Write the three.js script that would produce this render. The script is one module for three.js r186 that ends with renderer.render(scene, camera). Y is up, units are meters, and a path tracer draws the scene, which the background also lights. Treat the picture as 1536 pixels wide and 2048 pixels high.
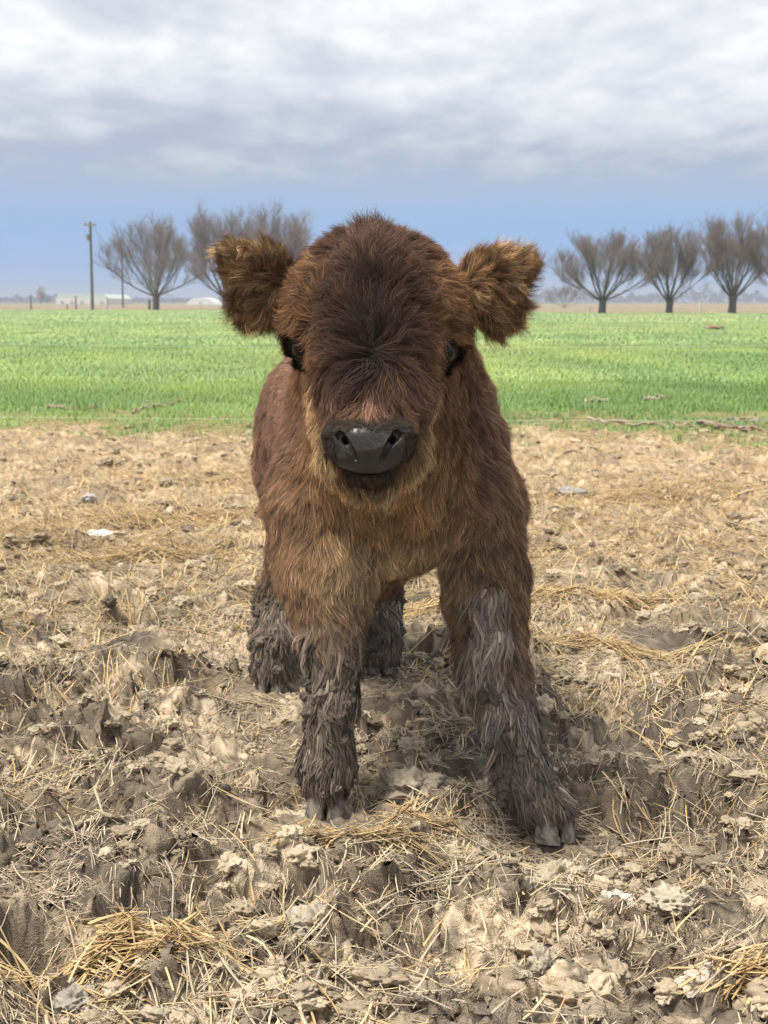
import * as THREE from 'three';
import { MarchingCubes } from 'three/addons/objects/MarchingCubes.js';
import { mergeGeometries, mergeVertices } from 'three/addons/utils/BufferGeometryUtils.js';
import { createNoise2D, createNoise3D } from 'simplex-noise';

// ---------------------------------------------------------------- seeds and noise
function rngOf(seed) { let s = seed >>> 0; return () => { s = (s + 0x6d2b79f5) | 0; let t = Math.imul(s ^ (s >>> 15), 1 | s); t = (t + Math.imul(t ^ (t >>> 7), 61 | t)) ^ t; return ((t ^ (t >>> 14)) >>> 0) / 4294967296; }; }
const N2 = createNoise2D(rngOf(11)), M2 = createNoise2D(rngOf(12)), N3 = createNoise3D(rngOf(13)), M3 = createNoise3D(rngOf(14));
const V = (x, y, z) => new THREE.Vector3(x, y, z);
const clamp = (x, a = 0, b = 1) => Math.min(b, Math.max(a, x)), lerp = (a, b, t) => a + (b - a) * t;
const sstep = (a, b, x) => { const t = clamp((x - a) / (b - a)); return t * t * (3 - 2 * t); };

// ---------------------------------------------------------------- camera, sky, sun, exposure
const scene = new THREE.Scene();
const EYE = 0.64, F = 3000, PITCH = (7.99 * Math.PI) / 180;
const camera = new THREE.PerspectiveCamera((2 * Math.atan(1024 / F) * 180) / Math.PI, 0.75, 0.05, 12000);
camera.position.set(0, EYE, 0); camera.rotation.x = -PITCH;
camera.focus = 1.66; camera.userData.fStop = 20;
// a spot of the photograph (1536 x 2048) at a distance d in front of the camera, measured along the ground
function at(px, py, d) {
  const x = px - 768, y = -(py - 1024), z = -F, c = Math.cos(-PITCH), s = Math.sin(-PITCH);
  const Y = y * c - z * s, Z = y * s + z * c, k = -d / Z;
  return V(x * k, EYE + Y * k, -d);
}
function onGround(px, py) { const p = at(px, py, 1), d = EYE / (EYE - p.y); return V(p.x * d, 0, -d); }

const SUN = V(-0.34, 0.90, 0.22).normalize();
{
  const W = 4096, H = 2048, data = new Float32Array(W * H * 4);
  const keys = [[0, .36, .53, .80], [0.8, .24, .42, .73], [2.0, .155, .33, .63], [3.0, .185, .36, .63], [4.2, .29, .42, .62], [5.6, .42, .50, .65], [7.5, .62, .67, .76], [9.5, .73, .77, .82], [12, .74, .77, .82], [40, .60, .63, .68], [90, .52, .55, .60]];
  const fbm = (x, y, o) => { let s = 0, a = 1, t = 0; for (let i = 0; i < o; i++) { s += a * N2(x + i * 17, y - i * 9); t += a; x *= 2.07; y *= 2.07; a *= .52; } return s / t; };
  for (let r = 0; r < H; r++) {
    const up = ((r + .5) / H - .5) * Math.PI, y = Math.sin(up), e = (up * 180) / Math.PI;
    let k = 0; while (k < keys.length - 2 && keys[k + 1][0] < e) k++;
    const q = clamp((e - keys[k][0]) / (keys[k + 1][0] - keys[k][0]));
    const base = [1, 2, 3].map((c) => lerp(keys[k][c], keys[k + 1][c], q));
    for (let c = 0; c < W; c++) {
      const az = ((c + .5) / W - .5) * 2 * Math.PI, x = Math.cos(az) * Math.cos(up), z = Math.sin(az) * Math.cos(up);
      let R = base[0], G = base[1], B = base[2];
      if (y > 0) {
        const g = 1 / (y + .075), cx = x * g, cz = z * g;
        const wx = .16 * N2(cx * .9 + 3, cz * .9), wz = .16 * N2(cx * .9 - 8, cz * .9 + 4);
        const big = fbm((cx + wx) * .62 + 7.3, (cz + wz) * .42 + 1.7, 4), small = fbm((cx + wx) * 1.7 - 3, (cz + wz) * 1.05 + 9, 5);
        const side = clamp(x * 1.9 / Math.max(.2, Math.cos(up)), -1, 1) * .5 * Math.exp(-Math.abs(e) / 30);  // whiter cloud off to the right
        let wht = big * .55 + small * .42 + side * .5;
        const amt = sstep(2.2, 5.5, e), low = sstep(.2, 2.4, e) * (1 - amt);
        const puff = fbm(cx * 2.9 + 20, cz * 1.25 + 3, 6), bil = 1 - 2 * Math.abs(N2(cx * 1.3 + wx + 60, cz * .8 + wz)); wht += .34 * puff + .14 * bil * (.6 + puff);
        wht += .15 * fbm(cx * 7.5 - 30, cz * 3 + 11, 4) * (.4 + clamp(.5 + wht)); wht = .78 * Math.tanh(wht * 1.5) + .1;
        let m = 1 + wht * .42 * amt + (wht * .12 + side * .3) * low;
        // bright cloud is neutral, thin or shaded cloud is blue
        const neutral = clamp(.5 + wht * 1.0) * amt * .55, L = .3 * R + .55 * G + .15 * B;
        R = lerp(R, L * 1.04, neutral) * m; G = lerp(G, L * 1.03, neutral) * m; B = lerp(B, L * 1.05, neutral) * (1 + (m - 1) * .8);
        const haze = (1 - sstep(0, 1.6, e)) * clamp(.12 + side * .9);
        R = lerp(R, .62, haze); G = lerp(G, .70, haze); B = lerp(B, .84, haze);
      } else { R = .30; G = .27; B = .22; }
      const o = (r * W + c) * 4; data[o] = Math.max(.02, R); data[o + 1] = Math.max(.02, G); data[o + 2] = Math.max(.02, B); data[o + 3] = 1;
    }
  }
  const sky = new THREE.DataTexture(data, W, H, THREE.RGBAFormat, THREE.FloatType);
  sky.mapping = THREE.EquirectangularReflectionMapping; sky.magFilter = THREE.LinearFilter; sky.needsUpdate = true;
  scene.background = sky; scene.environment = sky;
}
const sun = new THREE.DirectionalLight(new THREE.Color().setRGB(1, .92, .80), 4.5);
sun.name = 'sunlight'; sun.position.copy(SUN).multiplyScalar(30).add(V(0, 0, -3)); sun.target.position.set(0, 0, -3);
sun.castShadow = true; sun.shadow.radius = 26; sun.shadow.mapSize.set(2048, 2048);
Object.assign(sun.shadow.camera, { left: -8, right: 8, top: 8, bottom: -8, near: 1, far: 80 });
scene.add(sun, sun.target);
const EXPOSURE = 1.15;
scene.fog = new THREE.FogExp2(new THREE.Color().setRGB(.72, .82, 1), .0010);

// ---------------------------------------------------------------- helpers
const used = {};
function numbered(n) { used[n] = (used[n] ?? -1) + 1; return used[n] ? n + '_' + String(used[n]).padStart(3, '0') : n; }
function mesh(name, geo, mat, parent) { const m = new THREE.Mesh(geo, mat); m.name = parent ? name : numbered(name); m.castShadow = m.receiveShadow = true; (parent ?? scene).add(m); return m; }
function thing(name, pos, label, category, group) { const g = new THREE.Group(); g.name = numbered(name); g.position.copy(pos); g.userData = { label, category, ...(group ? { group } : {}) }; scene.add(g); return g; }
const tag = (o, label, category, group) => { Object.assign(o.userData, { label, category, ...(group ? { group } : {}) }); return o; };
const std = (rgb, rough = .9, extra = {}) => new THREE.MeshStandardMaterial({ color: new THREE.Color().setRGB(...rgb), roughness: rough, ...extra });
const vcol = (rough = .9, extra = {}) => new THREE.MeshStandardMaterial({ color: 0xffffff, vertexColors: true, roughness: rough, ...extra });
function geom(pos, idx, nor, col, uv) {
  const g = new THREE.BufferGeometry();
  g.setAttribute('position', new THREE.BufferAttribute(pos instanceof Float32Array ? pos : new Float32Array(pos), 3));
  if (col) g.setAttribute('color', new THREE.BufferAttribute(col instanceof Float32Array ? col : new Float32Array(col), 3));
  if (uv) g.setAttribute('uv', new THREE.BufferAttribute(uv instanceof Float32Array ? uv : new Float32Array(uv), 2));
  g.setIndex(new THREE.BufferAttribute(idx instanceof Uint32Array ? idx : new Uint32Array(idx), 1));
  if (nor) g.setAttribute('normal', new THREE.BufferAttribute(nor instanceof Float32Array ? nor : new Float32Array(nor), 3)); else g.computeVertexNormals();
  return g;
}
// an accumulating builder of tapered tubes with a colour per tube
class Tubes {
  constructor() { this.p = []; this.i = []; this.n = []; this.c = []; }
  add(pts, rads, sides, col, flat = 1, up = null, nmix = 0, nref = null) {
    const base = this.p.length / 3, T = V(), A = V(), B = V(), P = V();
    let ref = up ?? (Math.abs(pts[pts.length - 1].y - pts[0].y) > .8 * pts[0].distanceTo(pts[pts.length - 1]) ? V(1, 0, 0) : V(0, 1, 0));
    for (let k = 0; k < pts.length; k++) {
      T.subVectors(pts[Math.min(k + 1, pts.length - 1)], pts[Math.max(k - 1, 0)]).normalize();
      A.crossVectors(ref, T).normalize(); B.crossVectors(T, A).normalize();
      for (let s = 0; s < sides; s++) {
        const a = (s / sides) * 2 * Math.PI + .5, ca = Math.cos(a), sa = Math.sin(a) * flat;
        P.copy(pts[k]).addScaledVector(A, ca * rads[k]).addScaledVector(B, sa * rads[k]);
        this.p.push(P.x, P.y, P.z);
        P.set(0, 0, 0).addScaledVector(A, Math.cos(a)).addScaledVector(B, Math.sin(a) / Math.max(flat, .3)).normalize();
        if (nmix) P.lerp(nref, nmix).normalize();
        this.n.push(P.x, P.y, P.z); this.c.push(col[0], col[1], col[2]);
      }
    }
    for (let k = 0; k + 1 < pts.length; k++) for (let s = 0; s < sides; s++) {
      const a = base + k * sides + s, b = base + k * sides + ((s + 1) % sides), c = a + sides, d = b + sides;
      this.i.push(a, b, c, b, d, c);
    }
    const e = base + (pts.length - 1) * sides; for (let s = 1; s + 1 < sides; s++) { this.i.push(e, e + s, e + s + 1); this.i.push(base, base + s + 1, base + s); }
  }
  build() { return geom(this.p, this.i, this.n, this.c); }
}
function instanced(name, geo, mat, list, parent) {   // list of {m: Matrix4, c: [r,g,b]}
  const o = new THREE.InstancedMesh(geo, mat, list.length); o.name = parent ? name : numbered(name);
  o.instanceColor = new THREE.InstancedBufferAttribute(new Float32Array(list.length * 3), 3);
  list.forEach((e, k) => { o.instanceMatrix.array.set(e.m, k * 16); o.instanceColor.array.set(e.c, k * 3); });
  o.castShadow = o.receiveShadow = true; o.userData.kind = 'stuff'; o.frustumCulled = false; (parent ?? scene).add(o); return o;
}
const basis = (X, Y, Z, P, sx, sy, sz) => [X.x * sx, X.y * sx, X.z * sx, 0, Y.x * sy, Y.y * sy, Y.z * sy, 0, Z.x * sz, Z.y * sz, Z.z * sz, 0, P.x, P.y, P.z, 1];
function dataTex(size, f, srgb = false) {
  const d = new Uint8Array(size * size * 4);
  for (let y = 0; y < size; y++) for (let x = 0; x < size; x++) { const v = f(x / size, y / size), o = (y * size + x) * 4; d[o] = clamp(v[0]) * 255; d[o + 1] = clamp(v[1]) * 255; d[o + 2] = clamp(v[2]) * 255; d[o + 3] = 255; }
  const t = new THREE.DataTexture(d, size, size, THREE.RGBAFormat); t.wrapS = t.wrapT = THREE.RepeatWrapping; t.magFilter = THREE.LinearFilter; if (srgb) t.colorSpace = THREE.SRGBColorSpace; t.needsUpdate = true; return t;
}
// noise that tiles over the unit square with `f` waves
const tile = (u, v, f, s = 0) => { const a = u * 2 * Math.PI, b = v * 2 * Math.PI, r = f / (2 * Math.PI); return .5 * (N3(Math.cos(a) * r + s, Math.sin(a) * r, Math.cos(b) * r * .99) + M3(Math.sin(b) * r + s, Math.cos(a) * r * .97 + 5, Math.sin(a) * r)); };

// ---------------------------------------------------------------- ground: the muddy paddock
// hoof prints and pits: [px, py, radius, depth]
const HOLES = [[705, 1690, .05, .075], [275, 1232, .062, .085], [1395, 1598, .085, .05], [60, 1470, .08, .06], [555, 1596, .085, .04], [825, 1302, .06, .06], [765, 1462, .055, .05], [290, 1500, .075, .05], [110, 1650, .1, .05],
  [1350, 1965, .07, .05], [1300, 1158, .05, .07], [1205, 1152, .05, .055], [1290, 1078, .055, .05], [1185, 1425, .1, .045], [470, 1850, .12, .035], [880, 1880, .14, .03], [600, 1940, .08, .04], [1250, 1690, .14, .03], [950, 1590, .06, .05],
  [200, 1180, .05, .05], [380, 1380, .07, .045], [1180, 1040, .05, .05], [1440, 1400, .08, .03], [60, 1920, .07, .05], [1480, 1300, .06, .05], [350, 1180, .05, .05], [140, 1400, .12, .03], [960, 1420, .06, .05], [1500, 1650, .07, .04], [430, 1680, .09, .035]].map(([px, py, r, dep]) => { const p = onGround(px, py); return [p.x, p.z, r, dep]; });
{ const R = rngOf(77); for (let k = 0; k < 90; k++) { const d = 1 + 6.2 * R(), x = (R() - .5) * 2 * (.36 * d + .5); if (HOLES.every((h) => Math.hypot(h[0] - x, h[1] + d) > .25)) HOLES.push([x, -d, .035 + .04 * R(), .02 + .045 * R()]); } }
const HB = new Map(); HOLES.forEach((h) => { for (let i = -1; i <= 1; i++) for (let j = -1; j <= 1; j++) { const key = (Math.floor(h[0] / .4) + i) + ',' + (Math.floor(h[1] / .4) + j); (HB.get(key) ?? HB.set(key, []).get(key)).push(h); } });
HOLES.slice(0, 30).forEach((h) => { h[3] *= 1.2; });
const FEET = { fl: at(652, 1618, 1.835), fr: at(1100, 1668, 1.755), hl: at(545, 1368, 2.46), hr: at(760, 1338, 2.585) };
function wetness(x, z) { return sstep(.12, .5, N2(x * 1.9 + 5, z * 1.9) * .7 + M2(x * 5.2, z * 5.2 + 3) * .35 - .12); }
const plate1 = (x, z) => sstep(-.28, .32, N2(x * 3.9 + 30, z * 5.6)), plate2 = (x, z) => sstep(-.25, .3, M2(x * 9.5, z * 13));   // broken crust standing on the wetter soil
function mudHeight(x, z) {
  const d = -z, far = sstep(2.6, 5.5, d);
  const wx = x + .035 * N2(x * 7, z * 7) + .010 * N2(x * 24, z * 24), wz = z + .035 * M2(x * 7, z * 7) + .010 * M2(x * 24, z * 24);
  const rough = .35 + .65 * sstep(-.5, .45, N2(x * 1.7 - 4, z * 1.7 + 2)) ;
  let h = .020 * N2(x * 1.1, z * 1.1) + .018 * M2(x * 2.9, z * 2.9);
  const rid = 1 - Math.abs(N2(wx * 5.2, wz * 5.2)); h += .020 * rid * rid * rough - .010;
  h += rough * (.024 * Math.abs(M2(wx * 9, wz * 9)) - .008);
  h += rough * (.016 * Math.abs(N2(wx * 21, wz * 21)) - .004);
  h += .021 * plate1(wx, wz) + .009 * plate2(wx, wz) - .014;
  h += rough * .004 * Math.abs(M2(wx * 47, wz * 47));
  h *= .82;
  const list = HB.get(Math.floor(x / .4) + ',' + Math.floor(z / .4));
  if (list) for (const [hx, hz, r, dep] of list) {
    const q = Math.hypot(x - hx, z - hz) / (r * (1 + .28 * N2(x * 14 + hx * 9, z * 14)));
    if (q < 2) h += -1.2 * dep * (1 - sstep(.4, 1.15, q)) + .016 * Math.exp(-((q - 1.3) ** 2) * 14);
  }
  for (const k in FEET) { const f = FEET[k], dz = z - f.z, q = Math.hypot(x - f.x, dz > 0 ? dz * .5 : dz); if (q < .16) h = lerp(h, -.006 + .12 * h, 1 - sstep(.05, .13, q)); }
  return h;
}
const grassEdge = (x) => 7.5 - .75 * sstep(.3, 2.2, x) + .75 * N2(x * .9, 2) + .42 * N2(x * 3.1, 5);
const ground = (x, z) => mudHeight(x, z) * (1 - .75 * sstep(7, 8.5, -z));
const mudBump = dataTex(512, (u, v) => { const a = .5 + .5 * tile(u, v, 22), b = Math.abs(tile(u, v, 55, 3)), c = tile(u, v, 120, 7); const h = .35 * a + .5 * b + .25 * (.5 + .5 * c); return [h, h, h]; });
{
  const R0 = .6, R1 = 9.4, step = .0028, rows = Math.ceil(Math.log(R1 / R0) / step), cols = 470, n = (rows + 1) * (cols + 1);
  const pos = new Float32Array(n * 3), col = new Float32Array(n * 3), uv = new Float32Array(n * 2), idx = new Uint32Array(rows * cols * 6);
  for (let r = 0, o = 0; r <= rows; r++) {
    const d = R0 * Math.exp(step * r);
    for (let c = 0; c <= cols; c++, o++) {
      const s = (c / cols) * 2 - 1, x = s * (.36 * d + .6), z = -d, edge = Math.min(1, (1 - Math.abs(s)) * 14, (rows - r) / 25, r / 25);
      const h = ground(x, z);
      // crests lean over a little, so that clods undercut
      const lx = .014 * N2(x * 13 + 40, z * 13), lz = .014 * M2(x * 13 + 40, z * 13), up = clamp(h / .04 + .3, -.6, 1.3);
      pos[o * 3] = x + lx * up; pos[o * 3 + 1] = lerp(-.12, h, edge); pos[o * 3 + 2] = z + lz * up;
    }
  }
  for (let r = 0, q = 0; r < rows; r++) for (let c = 0; c < cols; c++) { const a = r * (cols + 1) + c, b = a + 1, e = a + cols + 1, f = e + 1; idx.set([a, b, e, b, f, e], q); q += 6; }
  // crumbly relief in all directions, and the colours of crust, soil and wet mud
  { const g0 = geom(pos, idx), nn = g0.attributes.normal.array;
    for (let r = 0, o = 0; r <= rows; r++) for (let c = 0; c <= cols; c++, o++) {
      let x = pos[o * 3], y = pos[o * 3 + 1], z = pos[o * 3 + 2]; const d = -z, w = wetness(x, z), fine = (1 - .65 * w * (1 - sstep(2.6, 5.5, d)));
      const n1 = Math.abs(N3(x * 34, y * 44, z * 34)), qx = x + .010 * M3(x * 30, y * 30, z * 30), n1b = Math.abs(N3(qx * 27 + 50, y * 52, z * 27 + .3 * n1)), n2 = Math.abs(M3(x * 80, y * 100, z * 80)), n3 = M3(x * 170, y * 200, z * 170), ly = M3(x * 22 + 7, y * 120 + 2 * N2(x * 9, z * 9), z * 22), k = fine * (.004 * (n1 - .25) - .012 * (n1b - .25) - .0075 * (n2 - .25) + .0030 * n3 + .0035 * ly);
      x = pos[o * 3] += nn[o * 3] * k; y = pos[o * 3 + 1] += nn[o * 3 + 1] * k; z = pos[o * 3 + 2] += nn[o * 3 + 2] * k;
      uv[o * 2] = x; uv[o * 2 + 1] = z - y;
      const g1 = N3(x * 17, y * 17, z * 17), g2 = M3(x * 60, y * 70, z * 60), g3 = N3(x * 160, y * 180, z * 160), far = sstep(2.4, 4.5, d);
      const crust = sstep(.0, .42, N2(x * 3.3 + 9, z * 3.3) * .55 + g1 * .55 + g2 * .4 - .5 * (n1b - .25));
      let C = [.225, .180, .133]; const mixc = (t, b) => { C = C.map((a, i) => lerp(a, t[i], b)); };
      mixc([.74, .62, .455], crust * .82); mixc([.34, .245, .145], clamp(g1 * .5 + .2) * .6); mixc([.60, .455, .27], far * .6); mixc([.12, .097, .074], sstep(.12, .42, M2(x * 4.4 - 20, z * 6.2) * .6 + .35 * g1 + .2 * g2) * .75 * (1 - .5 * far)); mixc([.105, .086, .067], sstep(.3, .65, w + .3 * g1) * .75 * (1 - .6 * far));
      mixc([.17, .19, .05], sstep(grassEdge(x) - .5, grassEdge(x) + .4, d + .25 * g1) * .8);
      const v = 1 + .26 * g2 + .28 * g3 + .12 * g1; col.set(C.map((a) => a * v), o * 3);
    } }
  const m = vcol(.92, { bumpMap: mudBump.clone(), bumpScale: .0024 }); m.bumpMap.repeat.set(6, 6); m.bumpMap.needsUpdate = true;
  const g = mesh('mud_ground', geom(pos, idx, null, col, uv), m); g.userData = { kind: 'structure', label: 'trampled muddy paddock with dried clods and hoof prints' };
}
// ---------------------------------------------------------------- the pasture and the stubble field beyond, out to the horizon
const fieldEnd = (az) => lerp(112, 84, sstep(-.12, .15, az)) + 3 * N2(az * 9, 1);
const fieldTex = dataTex(512, (u, v) => { const a = tile(u, v, 9), b = tile(u, v, 40, 4), c = tile(u, v, 130, 8), s = .78 + .22 * a + .2 * b + .2 * c; return [s, s, s * .95]; }, true);
{
  const rows = 400, cols = 240, R0 = .3, R1 = 3000, pos = [], col = [], uv = [], idx = [];
  for (let r = 0; r <= rows; r++) {
    const d = R0 * Math.pow(R1 / R0, r / rows);
    for (let c = 0; c <= cols; c++) {
      const az = (c / cols) * 2 * Math.PI - Math.PI, x = Math.sin(az) * d, z = -Math.cos(az) * d;
      pos.push(x, d < 9.6 ? -.10 + .09 * sstep(7.8, 9.4, d) : -.01 + .02 * N2(x * .2, z * .2) * sstep(9, 20, d) * (1 - sstep(60, 110, d)), z); uv.push(x / 8, z / 8);
      const p1 = N2(x * .35, z * .35), p2 = M2(x * .06, z * .06), end = fieldEnd(az);
      let C = [.20, .34, .05].map((a, i) => a * (1 + .16 * p1 + .12 * p2) * (i === 0 ? 1 + .2 * p2 : 1));
      const st = sstep(end - 1, end + 2, d), S = [.47, .385, .265].map((a) => a * (1 + .08 * p2 + .05 * N2(0, d * .03)));
      C = C.map((a, i) => lerp(a, S[i], st));
      if (d > 420) C = C.map((a, i) => lerp(a, [.30, .27, .19][i], sstep(420, 700, d)));
      if (d < 9) C = C.map((a, i) => lerp([.42, .335, .235][i] * (1 + .3 * p1), a, sstep(7.2, 8.6, d)));
      col.push(...C);
    }
  }
  for (let r = 0; r < rows; r++) for (let c = 0; c < cols; c++) { const a = r * (cols + 1) + c, b = a + 1, e = a + cols + 1; idx.push(a, b, e, b, e + 1, e); }
  const g = mesh('ground', geom(pos, idx, null, col, uv), vcol(.95, { map: fieldTex })); g.userData = { kind: 'structure', label: 'flat green pasture with a pale stubble field beyond it' };
}

// ---------------------------------------------------------------- the calf
const CALF = at(780, 1500, 2.1).setY(0);
const calf = thing('calf', CALF, 'fluffy dark brown calf with mud caked legs facing the camera', 'calf');
const L = (px, py, d) => at(px, py, d).sub(CALF);
const HEADC = [.084, .041, .026], BODYC = [.180, .107, .078], GOLD = [.265, .160, .086], LEGC = [.19, .117, .070], MUDC = [.150, .120, .095];
// bones: [a, b, radius a, radius b, options]; flow is where the coat lies to, len the coat's depth
const BONES = [];
const bone = (a, b, ra, rb, o) => BONES.push({ a, b, ra, rb, ab: b.clone().sub(a), l2: Math.max(1e-9, a.distanceToSquared(b)), k: .03, len: .02, lift: .5, col: BODYC, mud: 0, flow: V(0, -.75, -.5), ...o });
const head = { head: 1, len: .030, lift: .38, col: HEADC, k: .022 };
bone(L(692, 624, 1.765), L(806, 624, 1.765), .071, .071, head);
bone(L(716, 626, 1.785), L(782, 626, 1.785), .060, .060, head);
bone(L(634, 690, 1.748), L(680, 680, 1.76), .030, .04, head);
bone(L(862, 698, 1.748), L(816, 688, 1.76), .030, .04, head);
bone(L(748, 640, 1.72), L(742, 850, 1.632), .066, .047, head);
bone(L(706, 700, 1.735), L(720, 840, 1.66), .040, .031, head);
bone(L(797, 705, 1.735), L(776, 842, 1.66), .040, .031, head);
bone(L(714, 898, 1.630), L(766, 898, 1.630), .029, .029, { ...head, len: .008, nose: 1 });
bone(L(746, 780, 1.74), L(740, 934, 1.635), .058, .023, { ...head, len: .014, jaw: 1, flow: V(0, -1, -.3) });
// neck, barrel, shoulders
bone(L(752, 610, 1.82), L(778, 800, 2.05), .085, .125, { len: .024, flow: V(0, -.8, -.2), neck: 1, col: [.15, .082, .048] });
bone(L(748, 800, 1.84), L(785, 960, 1.97), .075, .110, { len: .024, flow: V(0, -1, .05), col: [.17, .095, .054], neck: 1 });
bone(L(788, 872, 2.06), L(694, 850, 2.52), .138, .138, { len: .022, flow: V(0, -.55, -.8) });
bone(L(784, 975, 1.965), L(782, 1032, 1.975), .100, .076, { len: .024, flow: V(0, -1, .1), col: GOLD });
bone(L(634, 890, 2.0), L(640, 1010, 1.96), .048, .058, { flow: V(-.1, -.9, -.3) });
bone(L(934, 890, 2.0), L(938, 1010, 1.965), .048, .054, { flow: V(.1, -.9, -.3) });
bone(L(690, 850, 2.5), L(650, 930, 2.6), .135, .12, {});
// fore legs
bone(L(640, 1010, 1.955), L(655, 1150, 1.915), .064, .052, { flow: V(-.12, -1, 0), len: .026, col: LEGC });
bone(L(655, 1150, 1.915), L(662, 1278, 1.875), .050, .034, { flow: V(0, -1, .1), len: .026, lift: .55, col: LEGC });
bone(L(662, 1278, 1.875), L(664, 1400, 1.853), .034, .0245, { flow: V(0, -1, 0), len: .012, mud: .85, col: MUDC, k: .012 });
bone(L(664, 1400, 1.853), L(655, 1530, 1.845), .0245, .029, { flow: V(0, -1, .1), len: .012, mud: 1, col: MUDC, k: .012 });
bone(L(655, 1530, 1.845), L(653, 1562, 1.838), .031, .027, { flow: V(0, -1, .2), len: .012, mud: 1, col: MUDC, k: .012 });
bone(L(964, 1010, 1.965), L(972, 1170, 1.915), .050, .043, { flow: V(.05, -1, 0), len: .025, col: LEGC });
bone(L(972, 1170, 1.915), L(985, 1330, 1.855), .046, .038, { flow: V(.05, -1, .1), len: .024, mud: .15, col: LEGC });
bone(L(985, 1330, 1.855), L(1022, 1455, 1.815), .038, .026, { flow: V(.15, -1, .1), len: .022, mud: .35, col: [.19, .14, .105], k: .012 });
bone(L(1022, 1455, 1.815), L(1056, 1575, 1.785), .026, .031, { flow: V(.25, -1, .15), len: .014, mud: 1, col: MUDC, k: .012 });
bone(L(1056, 1575, 1.785), L(1090, 1618, 1.765), .032, .030, { flow: V(.3, -1, .2), len: .014, mud: 1, col: MUDC, k: .012 });
// hind legs
bone(L(648, 960, 2.52), L(606, 1095, 2.5), .095, .050, { flow: V(0, -1, -.2) });
bone(L(606, 1095, 2.5), L(564, 1195, 2.53), .048, .036, { flow: V(0, -1, 0), mud: .3, col: LEGC });
bone(L(560, 1195, 2.53), L(550, 1290, 2.48), .036, .030, { flow: V(0, -1, .1), len: .012, mud: 1, col: MUDC, k: .012 });
bone(L(550, 1290, 2.48), L(545, 1340, 2.465), .034, .033, { flow: V(0, -1, .2), len: .012, mud: 1, col: MUDC, k: .012 });
bone(L(735, 960, 2.58), L(745, 1110, 2.6), .10, .062, { flow: V(0, -1, -.2) });
bone(L(745, 1110, 2.6), L(758, 1185, 2.64), .056, .036, { flow: V(0, -1, 0), mud: .3, col: LEGC });
bone(L(758, 1185, 2.64), L(762, 1270, 2.595), .034, .030, { flow: V(0, -1, .1), len: .012, mud: 1, col: MUDC, k: .012 });
bone(L(762, 1270, 2.595), L(762, 1312, 2.585), .034, .033, { flow: V(0, -1, .2), len: .012, mud: 1, col: MUDC, k: .012 });
// ears: flattened ellipsoids in their own axes
const EARS = [[at(517, 566, 1.765), at(600, 590, 1.775), -1], [at(993, 574, 1.765), at(912, 600, 1.775), 1]].map(([c, root, side]) => {
  const X = c.clone().sub(root).normalize(), Z = V(side * .30, .10, .95); Z.addScaledVector(X, -Z.dot(X)).normalize(); const Y = V().crossVectors(Z, X).normalize(); if (Y.y < 0) Y.negate();
  return { c: c.clone().sub(CALF), X, Y, Z, r: [.038, .039, .012], side };
});
function capsule(b, p) { const t = clamp(((p.x - b.a.x) * b.ab.x + (p.y - b.a.y) * b.ab.y + (p.z - b.a.z) * b.ab.z) / b.l2); return Math.hypot(p.x - b.a.x - b.ab.x * t, p.y - b.a.y - b.ab.y * t, p.z - b.a.z - b.ab.z * t) - lerp(b.ra, b.rb, t); }
function earDist(e, p) {
  const d = V().subVectors(p, e.c), x = d.dot(e.X), y = d.dot(e.Y), z = d.dot(e.Z) + x * x * 0 - .012 * (1 - (y / e.r[1]) ** 2) * .6;   // hollow side towards the camera
  const ell = (cx, cy, r0, r1, r2) => { const X = x - cx, Y = y - cy, a = Math.hypot(X / r0, Y / r1, z / r2), b = Math.hypot(X / r0 ** 2, Y / r1 ** 2, z / r2 ** 2); return b < 1e-6 ? -.01 : (a * (a - 1)) / b; };
  return smin(ell(.002, .016, .045, .023, e.r[2]), ell(-.009, -.011, .027, .029, e.r[2]), .02);   // a broad leaf with a hanging lower edge
}
const smin = (a, b, k) => { const h = Math.max(k - Math.abs(a - b), 0) / k; return Math.min(a, b) - h * h * k * .25; };
function sdf(p) {
  let d = 1;
  for (const b of BONES) { const c = capsule(b, p); if (c < d + b.k) d = smin(d, c, b.k); }
  for (const e of EARS) if (p.distanceToSquared(e.c) < .014) d = smin(d, earDist(e, p), .014);
  return d;
}
function march(f, centre, S, res, maxPoly = 400000) {
  const mc = new MarchingCubes(res, new THREE.MeshStandardMaterial(), false, false, maxPoly), half = res / 2, p = V();
  for (let z = 0, o = 0; z < res; z++) for (let y = 0; y < res; y++) for (let x = 0; x < res; x++, o++) { p.set(((x - half) / half) * S + centre.x, ((y - half) / half) * S + centre.y, ((z - half) / half) * S + centre.z); mc.field[o] = -f(p); }
  mc.isolation = 0; mc.update();
  const pos = new Float32Array(mc.count * 3); for (let i = 0; i < mc.count; i++) { pos[i * 3] = mc.positionArray[i * 3] * S + centre.x; pos[i * 3 + 1] = mc.positionArray[i * 3 + 1] * S + centre.y; pos[i * 3 + 2] = mc.positionArray[i * 3 + 2] * S + centre.z; }
  let g = new THREE.BufferGeometry(); g.setAttribute('position', new THREE.BufferAttribute(pos, 3)); g = mergeVertices(g, 1e-5); g.computeVertexNormals(); return g;
}
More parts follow.
